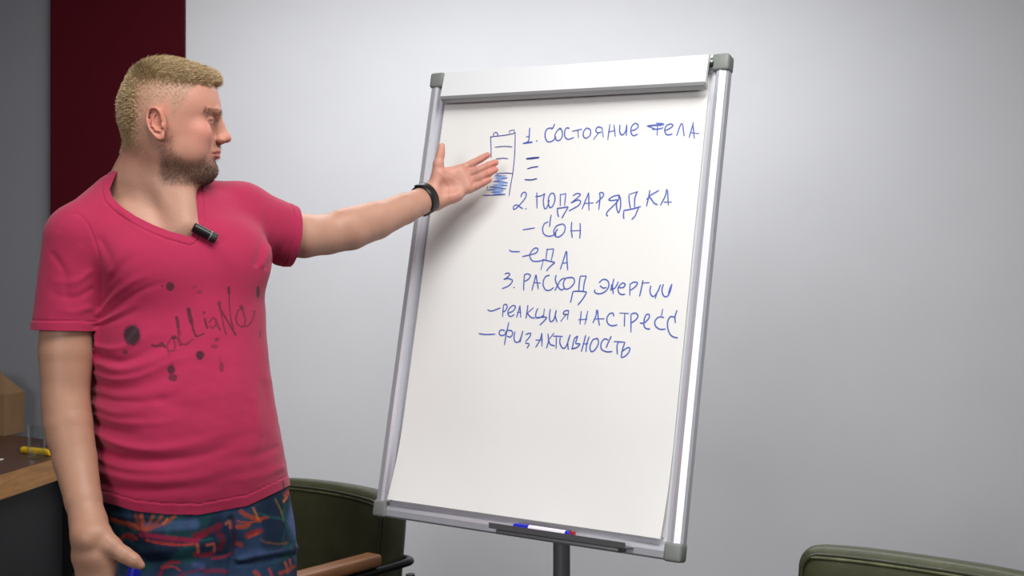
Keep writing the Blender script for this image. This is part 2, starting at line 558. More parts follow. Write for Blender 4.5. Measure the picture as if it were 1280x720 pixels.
glyphs(bm, *C8, [[(170, 212), (180, 180), (205, 162), (225, 180), (215, 220), (170, 275), (120, 325), (95, 330), (100, 300), (130, 290), (160, 310), (190, 328)], [(220, 328)]]); obj('handwritten_number', bm, M_ink, top_sheet); bm = nb()
glyphs(bm, *C8, [[(330, 165), (332, 325)], [(315, 205), (370, 200), (415, 175)], [(408, 180), (395, 250), (408, 325), (435, 310), (455, 240)],
                 [(480, 170), (455, 200), (445, 260), (460, 315), (490, 300), (512, 240), (505, 185), (480, 170)],
                 [(565, 180), (565, 300)], [(565, 190), (622, 175)], [(620, 175), (608, 300)], [(530, 325), (590, 318), (645, 308)], [(535, 325), (540, 385), (552, 410)], [(645, 310), (610, 370), (580, 425)],
                 [(690, 200), (730, 175), (765, 185), (740, 215), (670, 272)], [(670, 272), (740, 240), (768, 258), (740, 300), (650, 350)],
                 [(848, 165), (780, 335)], [(848, 170), (850, 345)], [(800, 275), (895, 268)]])
glyphs(bm, *D8, [[(75, 165), (80, 220), (68, 340)], [(75, 170), (105, 165), (115, 195), (80, 235), (40, 272)],
                 [(280, 190), (220, 200), (168, 235), (200, 245), (255, 235)], [(270, 190), (258, 250), (160, 350), (145, 385), (160, 402)], [(250, 240), (245, 310), (265, 368), (285, 310), (285, 230), (270, 195)],
                 [(370, 190), (372, 250), (385, 325)], [(370, 185), (460, 155)], [(455, 155), (430, 220), (425, 315)], [(315, 345), (400, 330), (490, 305)], [(318, 345), (315, 400), (320, 430)], [(465, 320), (430, 400), (395, 435)],
                 [(580, 140), (570, 200), (545, 305)], [(672, 145), (600, 185), (570, 205)], [(545, 235), (580, 215), (620, 270), (658, 288)],
                 [(748, 130), (735, 200), (685, 295)], [(758, 140), (765, 295)], [(720, 262), (800, 262)]])
obj('handwritten_word', bm, M_ink, top_sheet)
bm = nb()
glyphs(bm, *C8, [[(188, 538), (310, 520)]]); obj('dash', bm, M_ink, top_sheet); bm = nb()
glyphs(bm, *C8, [[(475, 388), (465, 440), (458, 510)], [(445, 458), (405, 480), (388, 530), (400, 580), (440, 602), (490, 595), (520, 560)],
                 [(590, 478), (530, 500), (500, 550), (515, 600), (550, 610), (600, 570), (615, 510), (590, 478)], [(540, 530), (520, 560), (520, 600)],
                 [(680, 458), (675, 530), (685, 620)], [(762, 470), (765, 550), (758, 628)], [(665, 550), (765, 545)]])
obj('handwritten_word', bm, M_ink, top_sheet)
bm = nb()
glyphs(bm, *E8, [[(132, 100), (160, 115), (240, 116)]]); obj('dash', bm, M_ink, top_sheet); bm = nb()
glyphs(bm, *E8, [[(262, 166), (340, 148), (400, 130), (422, 95), (395, 80), (350, 120), (340, 170), (370, 210), (430, 212), (475, 200)],
                 [(515, 85), (500, 195)], [(505, 98), (580, 88)], [(580, 88), (555, 205)], [(465, 195), (530, 210), (592, 225)], [(475, 205), (450, 300)], [(592, 225), (540, 270), (505, 312)],
                 [(705, 110), (680, 190), (645, 295)], [(710, 112), (712, 200), (720, 305)], [(665, 235), (722, 225)]])
obj('handwritten_word', bm, M_ink, top_sheet)
bm = nb()
glyphs(bm, *E8, [[(85, 340), (120, 330), (138, 345), (110, 375), (75, 395)], [(75, 395), (120, 385), (165, 405), (130, 455), (60, 487)], [(180, 475)]]); obj('handwritten_number', bm, M_ink, top_sheet); bm = nb()
glyphs(bm, *E8, [[(285, 350), (278, 430), (278, 505)], [(280, 350), (315, 338), (345, 355), (325, 390), (285, 415)],
                 [(400, 345), (385, 410), (358, 505)], [(402, 345), (412, 420), (425, 490)], [(380, 425), (448, 432)],
                 [(540, 352), (500, 365), (475, 410), (475, 460), (500, 500), (540, 502), (580, 475)],
                 [(605, 350), (595, 400), (625, 470), (655, 500), (685, 485)], [(690, 380), (650, 400), (620, 450), (590, 508)],
                 [(750, 375), (700, 385), (675, 440), (695, 490), (740, 480), (785, 430), (780, 385), (745, 372)],
                 [(845, 360), (835, 430), (830, 505)], [(845, 362), (905, 360)], [(905, 360), (885, 430), (875, 510)], [(770, 515), (840, 512), (910, 520)], [(772, 515), (760, 570), (748, 628)], [(910, 522), (870, 590), (820, 652)]])
obj('handwritten_word', bm, M_ink, top_sheet); bm = nb()
glyphs(bm, *G8, [[(150, 190), (190, 155), (235, 165), (250, 215), (220, 270), (160, 298), (110, 285), (110, 255)], [(160, 215), (190, 240), (225, 235)],
                 [(300, 145), (285, 220), (295, 300)], [(262, 252), (310, 240), (345, 175)], [(275, 205), (272, 270)],
                 [(345, 235), (390, 235), (412, 205), (385, 190), (345, 230), (345, 280), (375, 305), (412, 300)],
                 [(460, 200), (458, 315)], [(455, 205), (500, 180), (535, 190), (510, 230), (460, 265)],
                 [(590, 160), (575, 240), (555, 325)], [(575, 190), (655, 185)],
                 [(668, 215), (660, 270), (675, 315), (705, 320), (745, 260), (765, 205)], [(735, 280), (710, 348)],
                 [(795, 200), (780, 260), (795, 315), (830, 325), (860, 280), (880, 200)], [(880, 200), (855, 260), (845, 320)]])
obj('handwritten_word', bm, M_ink, top_sheet)
bm = nb()
glyphs(bm, *H8, [[(115, 138), (160, 150), (245, 118)]]); obj('dash', bm, M_ink, top_sheet); bm = nb()
glyphs(bm, *H8, [[(275, 90), (265, 210)], [(272, 95), (300, 82), (312, 110), (295, 145), (272, 160)],
                 [(325, 170), (370, 150), (395, 110), (370, 95), (330, 130), (320, 180), (345, 205), (385, 185)],
                 [(440, 95), (425, 150), (405, 215)], [(440, 95), (448, 215)], [(410, 165), (450, 160)],
                 [(520, 90), (510, 160), (500, 225)], [(575, 115), (520, 165)], [(505, 160), (545, 210), (590, 222)],
                 [(620, 120), (600, 170), (600, 215), (640, 215), (680, 190)], [(685, 125), (675, 210)], [(600, 215), (705, 212), (680, 250), (638, 292)],
                 [(745, 130), (735, 200), (745, 255), (780, 235), (805, 140)], [(805, 140), (795, 200), (812, 260)],
                 [(930, 145), (890, 150), (875, 180), (920, 185)], [(930, 145), (915, 235)], [(900, 190), (848, 255)]])
obj('handwritten_word', bm, M_ink, top_sheet); bm = nb()
glyphs(bm, *I8, [[(135, 150), (122, 285)], [(200, 150), (172, 285)], [(105, 238), (195, 232)]])
glyphs(bm, *G8, [[(130, 455), (120, 520), (90, 590)], [(138, 460), (145, 550), (158, 618)], [(105, 550), (205, 548)],
                 [(300, 525), (290, 492), (255, 500), (230, 545), (240, 595), (280, 618), (335, 608)], [(355, 490), (450, 495)], [(408, 495), (404, 625)],
                 [(470, 500), (470, 685)], [(470, 500), (515, 490), (540, 520), (515, 560), (470, 590)],
                 [(558, 588), (600, 590), (650, 540), (650, 505), (620, 510), (600, 570), (605, 630), (640, 650), (660, 645)],
                 [(788, 448), (775, 520)], [(800, 535), (750, 530), (710, 570), (715, 620), (760, 652), (815, 650)],
                 [(932, 460), (910, 530), (915, 590)], [(905, 530), (860, 530), (835, 590), (845, 670), (880, 722), (940, 740)]])
obj('handwritten_word', bm, M_ink, top_sheet)
bm = nb()
glyphs(bm, *H8, [[(30, 375), (90, 385), (195, 382)]]); obj('dash', bm, M_ink, top_sheet); bm = nb()
glyphs(bm, *H8, [[(330, 260), (305, 370), (285, 492)], [(290, 345), (250, 340), (232, 370), (250, 395), (290, 385), (300, 350)],
                 [(310, 345), (350, 345), (368, 375), (345, 410), (310, 400)], [(390, 355), (380, 420), (395, 460), (430, 455), (455, 400), (468, 348)], [(468, 348), (440, 465)],
                 [(495, 385), (545, 372), (535, 410), (495, 455)], [(490, 470), (530, 480), (510, 522)],
                 [(660, 370), (640, 440), (595, 515)], [(660, 370), (660, 505)], [(595, 440), (668, 440)],
                 [(720, 375), (725, 450), (705, 522)], [(780, 370), (720, 450)], [(725, 440), (745, 485), (790, 498)],
                 [(770, 400), (870, 405)], [(805, 405), (802, 528)], [(845, 405), (840, 470), (870, 522), (905, 500), (945, 385)], [(945, 385), (920, 460), (925, 538)]])
glyphs(bm, *I8, [[(100, 400), (65, 430), (45, 520), (35, 530)], [(40, 530), (90, 515), (122, 480), (80, 475), (90, 430), (100, 400)],
                 [(180, 390), (160, 470), (135, 558)], [(215, 405), (190, 480), (182, 558)], [(150, 480), (205, 478)],
                 [(295, 425), (250, 440), (222, 510), (235, 555), (270, 540), (305, 480), (300, 430), (280, 425)],
                 [(435, 400), (405, 465), (382, 520)], [(405, 440), (365, 430), (332, 480), (340, 535), (390, 558), (445, 555)],
                 [(460, 455), (570, 462)], [(505, 462), (492, 500), (495, 585)], [(570, 462), (545, 540), (532, 615)], [(535, 560), (590, 520), (618, 520), (610, 560), (575, 600), (535, 618)]])
obj('handwritten_word', bm, M_ink, top_sheet)


# ------------------------------------------------------------------ markers
def marker(name, a, b, label, cap_m, body_m, end_m, r=0.0075):
    a = Vector(a); b = Vector(b)
    root = empty(name, a, 0, label, 'marker')
    T = Matrix.Translation(-a)
    L = (b - a).length
    M = T @ axis_matrix(a, b)
    obj('cap', lathe([(r * 0.6, 0), (r * 0.95, 0.0025), (r, 0.006), (r * 1.08, 0.036), (r * 0.9, 0.0365)], M, 20), cap_m, root, auto=40)
    obj('barrel', lathe([(r * 0.85, 0.036), (r, 0.0365), (r, L - 0.009), (r * 0.9, L - 0.0085)], M, 20), body_m, root, auto=40)
    obj('end_plug', lathe([(r * 0.9, L - 0.0088), (r * 0.97, L - 0.007), (r * 0.9, L - 0.002), (r * 0.5, L)], M, 20), end_m, root, auto=40)
    return root


def bpt(u, v, n): return BM @ Vector((u, v, n))


mu0 = on_board(643, 657, 0.045)[0]; mu1 = on_board(713, 665, 0.045)[0]
marker('marker', bpt(mu0, -0.4935, 0.047), bpt(mu1, -0.4935, 0.047), 'white marker with blue cap lying in front on the pen tray', M_blue, M_pen, M_blue)
mu2 = on_board(719, 668, 0.028)[0]
marker('marker', bpt(mu2 - 0.135, -0.4935, 0.029), bpt(mu2, -0.4935, 0.029), 'marker with a red end lying behind the white one on the tray', M_blackr, M_black, M_redp)


# ------------------------------------------------------------------ armchairs
def rounded_slab(w, h, t, r, crown=0.0, drop=0.0, bend=0.0, seg=7, nx=20, puff=0.0, M=None, bm=None):
    """upholstered slab: x width, z height, y thickness; rounded outline, rounded edges"""
    bm = bm or nb()
    pts = []
    for (cx, cz, a0) in ((w / 2 - r, h - r, 0), (-w / 2 + r, h - r, 90), (-w / 2 + 0.02, 0.02, 180), (w / 2 - 0.02, 0.02, 270)):
        rr = r if cz > h / 2 else 0.02
        for k in range(seg + 1):
            a = math.radians(a0 + 90 * k / seg)
            pts.append((cx + rr * math.cos(a), cz + rr * math.sin(a)))
    # resample long sides
    out = []
    n = len(pts)
    for i in range(n):
        a = pts[i]; b = pts[(i + 1) % n]
        L = math.dist(a, b); m = max(1, int(L / 0.04))
        for k in range(m): out.append((a[0] + (b[0] - a[0]) * k / m, a[1] + (b[1] - a[1]) * k / m))
    pts = out; n = len(pts)

    def fix(x, y, z):
        z2 = z + crown * (1 - (2 * x / w) ** 2) * max(0, z / h) - drop * max(0, z / h) * abs(2 * x / w) ** 3
        y2 = y - bend * (2 * x / w) ** 2
        p = Vector((x, y2, z2))
        return M @ p if M is not None else p
    cx0, cz0 = 0, h / 2
    layers = []
    e = min(0.022, t / 2.2)
    for (ins, y) in ((0.06, -t / 2 - puff), (0.03, -t / 2 - puff * 0.8), (e * 0.8, -t / 2), (e * 0.25, -t / 2 + e * 0.3), (0, -t / 2 + e), (0, t / 2 - e), (e * 0.25, t / 2 - e * 0.3), (e * 0.8, t / 2), (0.03, t / 2)):
        ring = []
        for x, z in pts:
            dx = x - cx0; dz = z - cz0
            fx = max(0, 1 - ins / (w / 2)); fz = max(0, 1 - ins / (h / 2))
            ring.append(bm.verts.new(fix(cx0 + dx * fx, y, cz0 + dz * fz)))
        layers.append(ring)
    for a, b in zip(layers, layers[1:]):
        for k in range(n): bm.faces.new((a[k], a[(k + 1) % n], b[(k + 1) % n], b[k]))
    for ring, y in ((layers[0], -t / 2 - puff), (layers[-1], t / 2)):
        c = sum((v.co for v in ring), Vector()) / n
        cv = bm.verts.new(c)
        for k in range(n): bm.faces.new((ring[k], ring[(k + 1) % n], cv))
    return bm, pts, fix


def armchair(loc, rz, label, crown=0.02, height=0.80):
    root = empty('armchair', loc, rz, label, 'armchair', None)
    w, t = 0.56, 0.085
    bh = height - 0.30
    # backrest leans a little
    MB_ = Matrix.Translation(Vector((0, 0.25, 0.30))) @ Matrix.Rotation(math.radians(-7), 4, 'X')
    bm, pts, fix = rounded_slab(w, bh - crown, t, 0.042, crown=crown, drop=0.010, bend=0.022, M=MB_, puff=0.012)
    back = obj('backrest', bm, M_leather, root, auto=60)
    # seam piping a few cm inside the front outline and a pale worn strip along the top, soft highlight painted in
    bm = nb(); bm2 = nb()
    h = bh - crown
    loop = []
    for x, z in pts:
        fx = 1 - 0.020 / (w / 2); fz = 1 - 0.020 / (h / 2)
        loop.append(fix(x * fx, -t / 2 - 0.010, h / 2 + (z - h / 2) * fz))
    loop.append(loop[0])
    obj('piping', add_tube(bm, loop, 0.0045, 8, False), M_leatherd, back, auto=60)
    top = [fix(-w / 2 * 0.86 + w * 0.86 * k / 40, -t / 2 - 0.0105, h - 0.026) for k in range(41)]
    tag(obj('highlight_strip', add_tube(bm2, top, [0.0042] * 41, 8), M_wornhl, back, auto=60), 'pale worn strip of leather with a painted highlight')
    # seat cushion
    MS = Matrix.Translation(Vector((0, 0.20, 0.38))) @ Matrix.Rotation(math.radians(90), 4, 'X')
    bm, _, _ = rounded_slab(0.54, 0.54, 0.13, 0.05, M=Matrix.Translation(Vector((0, 0.20, 0.37))) @ Matrix.Rotation(math.radians(90), 4, 'X'), puff=0.02)
    obj('seat', bm, M_leather, root, auto=60)
    for s in (-1, 1):
        x = s * 0.297
        # metal loop: front leg, under the armrest, around behind the backrest, rear leg
        fr = catmull([(x, -0.33, 0.01), (x, -0.31, 0.30), (x, -0.30, 0.59), (x, -0.26, 0.645), (x, -0.10, 0.657), (x, 0.20, 0.657)], 5)
        obj('leg', tube([(x, -0.33, 0.0), (x, -0.31, 0.30), (x, -0.295, 0.585)], 0.0125, 12), M_blackm, root, auto=60)
        obj('leg', tube([(x, 0.36, 0.0), (x, 0.335, 0.30), (x, 0.31, 0.62)], 0.0125, 12), M_blackm, root, auto=60)
        lp = catmull([(x, -0.295, 0.585), (x, -0.29, 0.635), (x, -0.24, 0.652), (x, 0.0, 0.654), (x + s * 0.003, 0.24, 0.654), (x + s * 0.002, 0.300, 0.654), (x - s * 0.02, 0.328, 0.652), (x - s * 0.07, 0.340, 0.65), (x - s * 0.13, 0.335, 0.648)], 6)
        obj('arm_frame', tube(lp, 0.0105, 12), M_blackm, root, auto=60)
        obj('armrest', box((x - s * 0.004, -0.04, 0.683), (0.052, 0.44, 0.032), None, 0.009, 3), M_arm, root, auto=50)
        obj('side_rail', tube([(x, -0.31, 0.27), (x, 0.335, 0.27)], 0.011, 12), M_blackm, root, auto=60)
    obj('cross_rail', tube([(-0.297, -0.31, 0.27), (0.297, -0.31, 0.27)], 0.011, 12), M_blackm, root, auto=60)
    obj('cross_rail', tube([(-0.297, 0.335, 0.27), (0.297, 0.335, 0.27)], 0.011, 12), M_blackm, root, auto=60)
    return root


def chair_at(corner, rz, local):
    """place the chair so that its local point lies over the world point"""
    c, s = math.cos(rz), math.sin(rz)
    return (corner[0] - (c * local[0] - s * local[1]), corner[1] - (s * local[0] + c * local[1]), 0)


rzl = math.radians(-36)
armchair(chair_at((-0.318, 3.12), rzl, (0.27, 0.26)), rzl, 'olive green leather armchair standing behind the person in the pink shirt', 0.008, 0.838)
rzr = math.radians(-40)
armchair(chair_at((0.66, 2.72), rzr, (-0.28, 0.28)), rzr, 'olive green leather armchair at the right, only the top of its back visible', 0.0, 0.80)

# ------------------------------------------------------------------ table with its things
TZ = 0.75


def at_height(px, py, z):
    Y = (CAMZ - z) * F / (py - 360.0)
    return ((px - 640) / F * Y, Y)


tc_ = at_height(122, 557, TZ)
ta = at_height(0, 594, TZ)
tb = at_height(0, 541, TZ)
dA = (Vector((ta[0], ta[1])) - Vector(tc_)).normalized()
tfar = Vector(tc_) + dA * 1.5
dB = (Vector((tb[0], tb[1])) - Vector(tc_)).normalized()
tback = Vector(tc_) + dB * 0.95
poly = [tc_, tuple(tfar), (tfar.x - 0.75, tfar.y), (tback.x, tback.y)]
tb0 = Vector(tc_)
table = empty('table', (tc_[0], tc_[1], 0), 0, 'brown table with a thick light wood edge at the left', 'table')
loc = [(p[0] - tc_[0], p[1] - tc_[1]) for p in poly]
cxy = (sum(p[0] for p in loc) / 4, sum(p[1] for p in loc) / 4)


def inset(d):
    out = []
    for p in loc:
        v = Vector((cxy[0] - p[0], cxy[1] - p[1])); L = v.length
        out.append((p[0] + v.x / L * d, p[1] + v.y / L * d))
    return out


obj('table_edge', prism(loc, TZ - 0.082, TZ - 0.002), M_wood, table)
tag(obj('tabletop', prism(inset(0.012), TZ - 0.02, TZ), M_top, table), 'dark brown table surface')
li = inset(0.16)
for i, p in enumerate(inset(0.11)):
    obj('leg', box((p[0], p[1], (TZ - 0.085) / 2), (0.09, 0.09, TZ - 0.085), None, 0.004), M_blackm, table)
# modesty panels, two pieces with an open joint
for (a, b) in ((li[3], li[0]), (li[0], li[1])):
    a = Vector(a); b = Vector(b)
    n = 2
    for k in range(n):
        p = a.lerp(b, (k + 0.01) / n); q = a.lerp(b, (k + 0.99) / n)
        d = (q - p); ang = math.atan2(d.y, d.x)
        Mx = Matrix.Translation(Vector(((p.x + q.x) / 2, (p.y + q.y) / 2, 0.40))) @ Matrix.Rotation(ang, 4, 'Z')
        obj('modesty_panel', box((0, 0, 0), (d.length, 0.018, 0.53), Mx, 0.002), M_dark, table)

# cardboard box with folded-up lid flap
bx = at_height(27, 541, TZ)
cb = empty('cardboard_box', (bx[0] - 0.16, bx[1] - 0.02, TZ), math.radians(-8), 'small open cardboard box on the table at the left edge', 'box')
bw, bd, bhh = 0.30, 0.15, 0.175


def panel(c, s, M=None): return box(c, s, M, 0.001, 1)


obj('front_side', panel((0, -bd / 2, bhh / 2), (bw, 0.004, bhh)), M_card, cb)
obj('back_side', panel((0, bd / 2, bhh / 2), (bw, 0.004, bhh)), M_card, cb)
obj('end_side', panel((-bw / 2 + .002, 0, bhh / 2), (0.004, bd - .004, bhh)), M_card, cb)
obj('end_side', panel((bw / 2 - .002, 0, bhh / 2), (0.004, bd - .004, bhh)), M_card, cb)
obj('bottom', panel((0, 0, 0.003), (bw - .008, bd - .008, 0.004)), M_card, cb)
bm = nb()
fl = [(-bw / 2, -bd / 2, bhh), (bw / 2, -bd / 2, bhh), (bw / 2 - 0.055, -0.01, bhh + 0.085), (-bw / 2, -0.01, bhh + 0.085)]
lo = [bm.verts.new(p) for p in fl]; hi = [bm.verts.new((p[0], p[1] + 0.001, p[2] + 0.004)) for p in fl]
bm.faces.new(lo); bm.faces.new(hi)
for k in range(4): bm.faces.new((lo[k], lo[(k + 1) % 4], hi[(k + 1) % 4], hi[k]))
obj('flap', bm, M_card, cb)

bm = nb()
tri = [(bw / 2 - .002, -bd / 2, bhh), (bw / 2 - 0.057, -0.01, bhh + 0.084), (bw / 2 - .002, bd / 2, bhh)]
lo = [bm.verts.new(p) for p in tri]; hi = [bm.verts.new((p[0] - 0.004, p[1], p[2])) for p in tri]
bm.faces.new(lo); bm.faces.new(hi)
for k in range(3): bm.faces.new((lo[k], lo[(k + 1) % 3], hi[(k + 1) % 3], hi[k]))
obj('flap', bm, M_card, cb)
gp = at_height(45.5, 574, TZ)
gl = lathe([(0.0, 0.0), (0.027, 0.0), (0.029, 0.002), (0.0365, 0.119), (0.0358, 0.120), (0.0350, 0.119), (0.0277, 0.016), (0.024, 0.011), (0.0, 0.010)], None, 40)
# thin tumbler glass: clear with a reflecting sheen at grazing angles
nt_ = M_glass.node_tree
tr_ = nt_.nodes.new('ShaderNodeBsdfTransparent'); tr_.inputs['Color'].default_value = (0.93, 0.95, 0.95, 1)
gs_ = nt_.nodes.new('ShaderNodeBsdfGlossy'); gs_.inputs['Roughness'].default_value = 0.04
lw_ = nt_.nodes.new('ShaderNodeLayerWeight'); lw_.inputs['Blend'].default_value = 0.25
mx_ = nt_.nodes.new('ShaderNodeMixShader')
pw_ = nt_.nodes.new('ShaderNodeMath'); pw_.operation = 'MULTIPLY'; pw_.inputs[1].default_value = 0.4
nt_.links.new(lw_.outputs['Facing'], pw_.inputs[0]); nt_.links.new(pw_.outputs[0], mx_.inputs['Fac']); nt_.links.new(tr_.outputs[0], mx_.inputs[1]); nt_.links.new(gs_.outputs[0], mx_.inputs[2])
nt_.links.new(mx_.outputs[0], nt_.nodes['Material Output'].inputs['Surface'])
g = obj('drinking_glass', gl, M_glass, None, auto=50)
g.location = (gp[0], gp[1], TZ + 0.0005)
tag(g, 'empty clear drinking glass standing on the dark table top', 'glass')
# yellow screwdriver behind the glass
sd0 = at_height(27, 562, TZ + 0.0135); sd1 = at_height(64, 566, TZ + 0.0135)
a = Vector((sd0[0], sd0[1], TZ + 0.0135)); b = Vector((sd1[0], sd1[1], TZ + 0.0135))
sd = empty('screwdriver', a, 0, 'yellow handled screwdriver lying on the table behind the glass', 'screwdriver')
Ms = Matrix.Translation(-a) @ axis_matrix(a, b); L = (b - a).length
obj('handle', lathe([(0.006, 0.0), (0.012, 0.006), (0.013, 0.018), (0.0115, 0.024), (0.013, 0.032), (0.0132, L - 0.035), (0.0105, L - 0.028), (0.0130, L - 0.018), (0.012, L - 0.003), (0.006, L)], Ms, 16), M_yel, sd, auto=50)
obj('blade', lathe([(0.0045, -0.024), (0.0035, -0.016), (0.0038, 0.003)], Ms, 10), M_steel, sd, auto=50)
scp = at_height(1, 575, TZ)
sc_ = obj('paper_scrap', box((0, 0, 0.002), (0.03, 0.02, 0.003), None, 0.001), M_white)
sc_.location = (scp[0] - 0.008, scp[1], TZ); tag(sc_, 'tiny white paper scrap on the table at the frame edge', 'paper')


# ================================================================== the person
# signed distance modelling: smooth union of tapered limbs, meshed as one surface
def n3(v):
    v = np.array(v, float); return v / np.linalg.norm(v)


class Prim:
    __slots__ = ('c', 'R', 'f', 'op', 'k')

    def __init__(s, c, R, f, op, k): s.c, s.R, s.f, s.op, s.k = np.array(c, float), R, f, op, k


def cone(a, b, ra, rb, k=0.01, op='add'):
    a = np.array(a, float); b = np.array(b, float)
    ab = b - a; L2 = max(1e-12, ab @ ab)

    def f(P):
        q = P - a
        t = np.clip(q @ ab / L2, 0, 1)
        q = q - t[:, None] * ab
        return np.sqrt(np.einsum('ij,ij->i', q, q)) - (ra + (rb - ra) * t)
    return Prim((a + b) / 2, math.sqrt(L2) / 2 + max(ra, rb), f, op, k)


def chain(pts, rs, k=0.01, op='add', k0=None):
    out = []
    for i in range(len(pts) - 1):
        out.append(cone(pts[i], pts[i + 1], rs[i], rs[i + 1], (k0 if (k0 is not None and i == 0) else k), op))
    return out


def ell(c, r, R=None, k=0.01, op='add'):
    c = np.array(c, float); r = np.array(r, float)
    R = np.eye(3) if R is None else R       # columns = axes in world

    def f(P):
        q = (P - c) @ R
        k0 = np.sqrt(((q / r) ** 2).sum(1)); k1 = np.sqrt(((q / r ** 2) ** 2).sum(1))
        return k0 * (k0 - 1) / np.maximum(k1, 1e-6)
    return Prim(c, max(r), f, op, k)


def dens(tab, n=80):
    """smooth interpolation of a table [z, a, b, ...] sorted by z"""
    T = np.array(sorted(tab), float)
    z = np.linspace(T[0, 0], T[-1, 0], n)
    m = np.gradient(T[:, 1:], T[:, 0], axis=0)
    i = np.clip(np.searchsorted(T[:, 0], z) - 1, 0, len(T) - 2)
    h = T[i + 1, 0] - T[i, 0]; t = ((z - T[i, 0]) / h)[:, None]; h = h[:, None]
    v = (2 * t ** 3 - 3 * t ** 2 + 1) * T[i, 1:] + (t ** 3 - 2 * t ** 2 + t) * h * m[i] + (-2 * t ** 3 + 3 * t ** 2) * T[i + 1, 1:] + (t ** 3 - t ** 2) * h * m[i + 1]
    return z, v


def loft(O, R, tab, n=2.2, k=0.01, op='add', grow=0.0, cap=0.02):
    """tab rows: z, front, back, halfwidth, centre_x, centre_y in local axes (x forward, y left, z up)"""
    O = np.array(O, float)
    z, v = dens(tab)
    zmin, zmax = z[0], z[-1]

    def f(P):
        q = (P - O) @ R
        zz = q[:, 2]
        fr = np.interp(zz, z, v[:, 0]) + grow; bk = np.interp(zz, z, v[:, 1]) - grow; w = np.interp(zz, z, v[:, 2]) + grow
        cx = np.interp(zz, z, v[:, 3]); cy = np.interp(zz, z, v[:, 4])
        x = q[:, 0] - cx; y = q[:, 1] - cy
        rx = np.where(x > 0, np.maximum(fr - cx, 1e-3), np.maximum(cx - bk, 1e-3))
        w = np.maximum(w, 1e-3)
        s = (np.abs(x / rx) ** n + np.abs(y / w) ** n) ** (1 / n)
        d = (s - 1) * np.minimum(rx, w)
        e = np.maximum(zz - zmax, zmin - zz)
        return np.maximum(d, e)
    ext = np.abs(v).max() + grow
    return Prim(O + R @ np.array([0, 0, (zmin + zmax) / 2]), math.hypot(ext * 1.3, (zmax - zmin) / 2), f, op, k)


def evaluate(prims, P, c, rad):
    d = np.full(len(P), 10.0)
    for p in prims:
        if np.linalg.norm(p.c - c) - p.R - rad > p.k + 0.05: continue
        e = p.f(P)
        k = p.k
        if p.op == 'add':
            h = np.maximum(k - np.abs(d - e), 0) / k
            d = np.minimum(d, e) - h * h * k * 0.25
        else:
            h = np.maximum(k - np.abs(d + e), 0) / k
            d = np.maximum(d, -e) + h * h * k * 0.25
    return d


def surface(prims, lo, hi, h, B=16):
    lo = np.array(lo, float); hi = np.array(hi, float)
    nbk = np.ceil((hi - lo) / (h * B)).astype(int)
    NC = nbk * B + 2
    g = np.arange(B + 1)
    I, J, K = np.meshgrid(g, g, g, indexing='ij')
    loc = np.stack([I.ravel(), J.ravel(), K.ravel()], 1)
    rad = h * B * math.sqrt(3) / 2
    keys, pos, quads = [], [], []
    cells = [(i, j, k) for i in (0, 1) for j in (0, 1) for k in (0, 1)]
    edges = [(a, b) for a in range(8) for b in range(a + 1, 8) if bin(a ^ b).count('1') == 1]
    cv = np.array(cells, float)

    def key(a): return (a[:, 0] * NC[1] + a[:, 1]) * NC[2] + a[:, 2]
    for bi in range(nbk[0]):
        for bj in range(nbk[1]):
            for bk in range(nbk[2]):
                b0 = np.array([bi, bj, bk]) * B
                c = lo + (b0 + B / 2) * h
                d0 = evaluate(prims, c[None], c, 0.0)[0] if False else None
                near = [p for p in prims if np.linalg.norm(p.c - c) - p.R - rad < p.k + 0.01]
                if not any(p.op == 'add' for p in near): continue
                dc = evaluate(near, c[None], c, rad)[0]
                if abs(dc) > rad * 1.9 + 0.01: continue
                V = evaluate(near, lo + (b0 + loc) * h, c, rad).reshape(B + 1, B + 1, B + 1)
                S = V < 0
                if S.all() or not S.any(): continue
                cor = [S[i:B + i, j:B + j, k:B + k] for (i, j, k) in cells]
                tot = sum(x.astype(np.int8) for x in cor)
                act = np.argwhere((tot > 0) & (tot < 8))
                vals = np.stack([V[act[:, 0] + i, act[:, 1] + j, act[:, 2] + k] for (i, j, k) in cells], 1)
                acc = np.zeros((len(act), 3)); cnt = np.zeros(len(act))
                for a, b in edges:
                    va, vb = vals[:, a], vals[:, b]
                    m = (va < 0) != (vb < 0)
                    t = np.where(m, va / np.where(m, va - vb, 1), 0)
                    acc += m[:, None] * (cv[a] + (cv[b] - cv[a]) * t[:, None]); cnt += m
                keys.append(key(act + b0)); pos.append(lo + (b0 + act + acc / cnt[:, None]) * h)
                for ax in range(3):
                    sl0 = [slice(0, B)] * 3; sl1 = [slice(0, B)] * 3; sl1[ax] = slice(1, B + 1)
                    s0 = S[tuple(sl0)]; s1 = S[tuple(sl1)]
                    for flip, msk in ((False, s0 & ~s1), (True, ~s0 & s1)):
                        e = np.argwhere(msk)
                        if not len(e): continue
                        e = e + b0
                        u = np.zeros(3, int); w = np.zeros(3, int)
                        u[(ax + 1) % 3] = 1; w[(ax + 2) % 3] = 1
                        q = np.stack([key(e - u - w), key(e - w), key(e), key(e - u)], 1)
                        if flip: q = q[:, ::-1]
                        quads.append(q)
    keys = np.concatenate(keys); pos = np.concatenate(pos); quads = np.concatenate(quads)
    o = np.argsort(keys); keys = keys[o]; pos = pos[o]
    ix = np.searchsorted(keys, quads); ix = np.clip(ix, 0, len(keys) - 1)
    ok = (keys[ix] == quads).all(1)
    return pos, ix[ok]


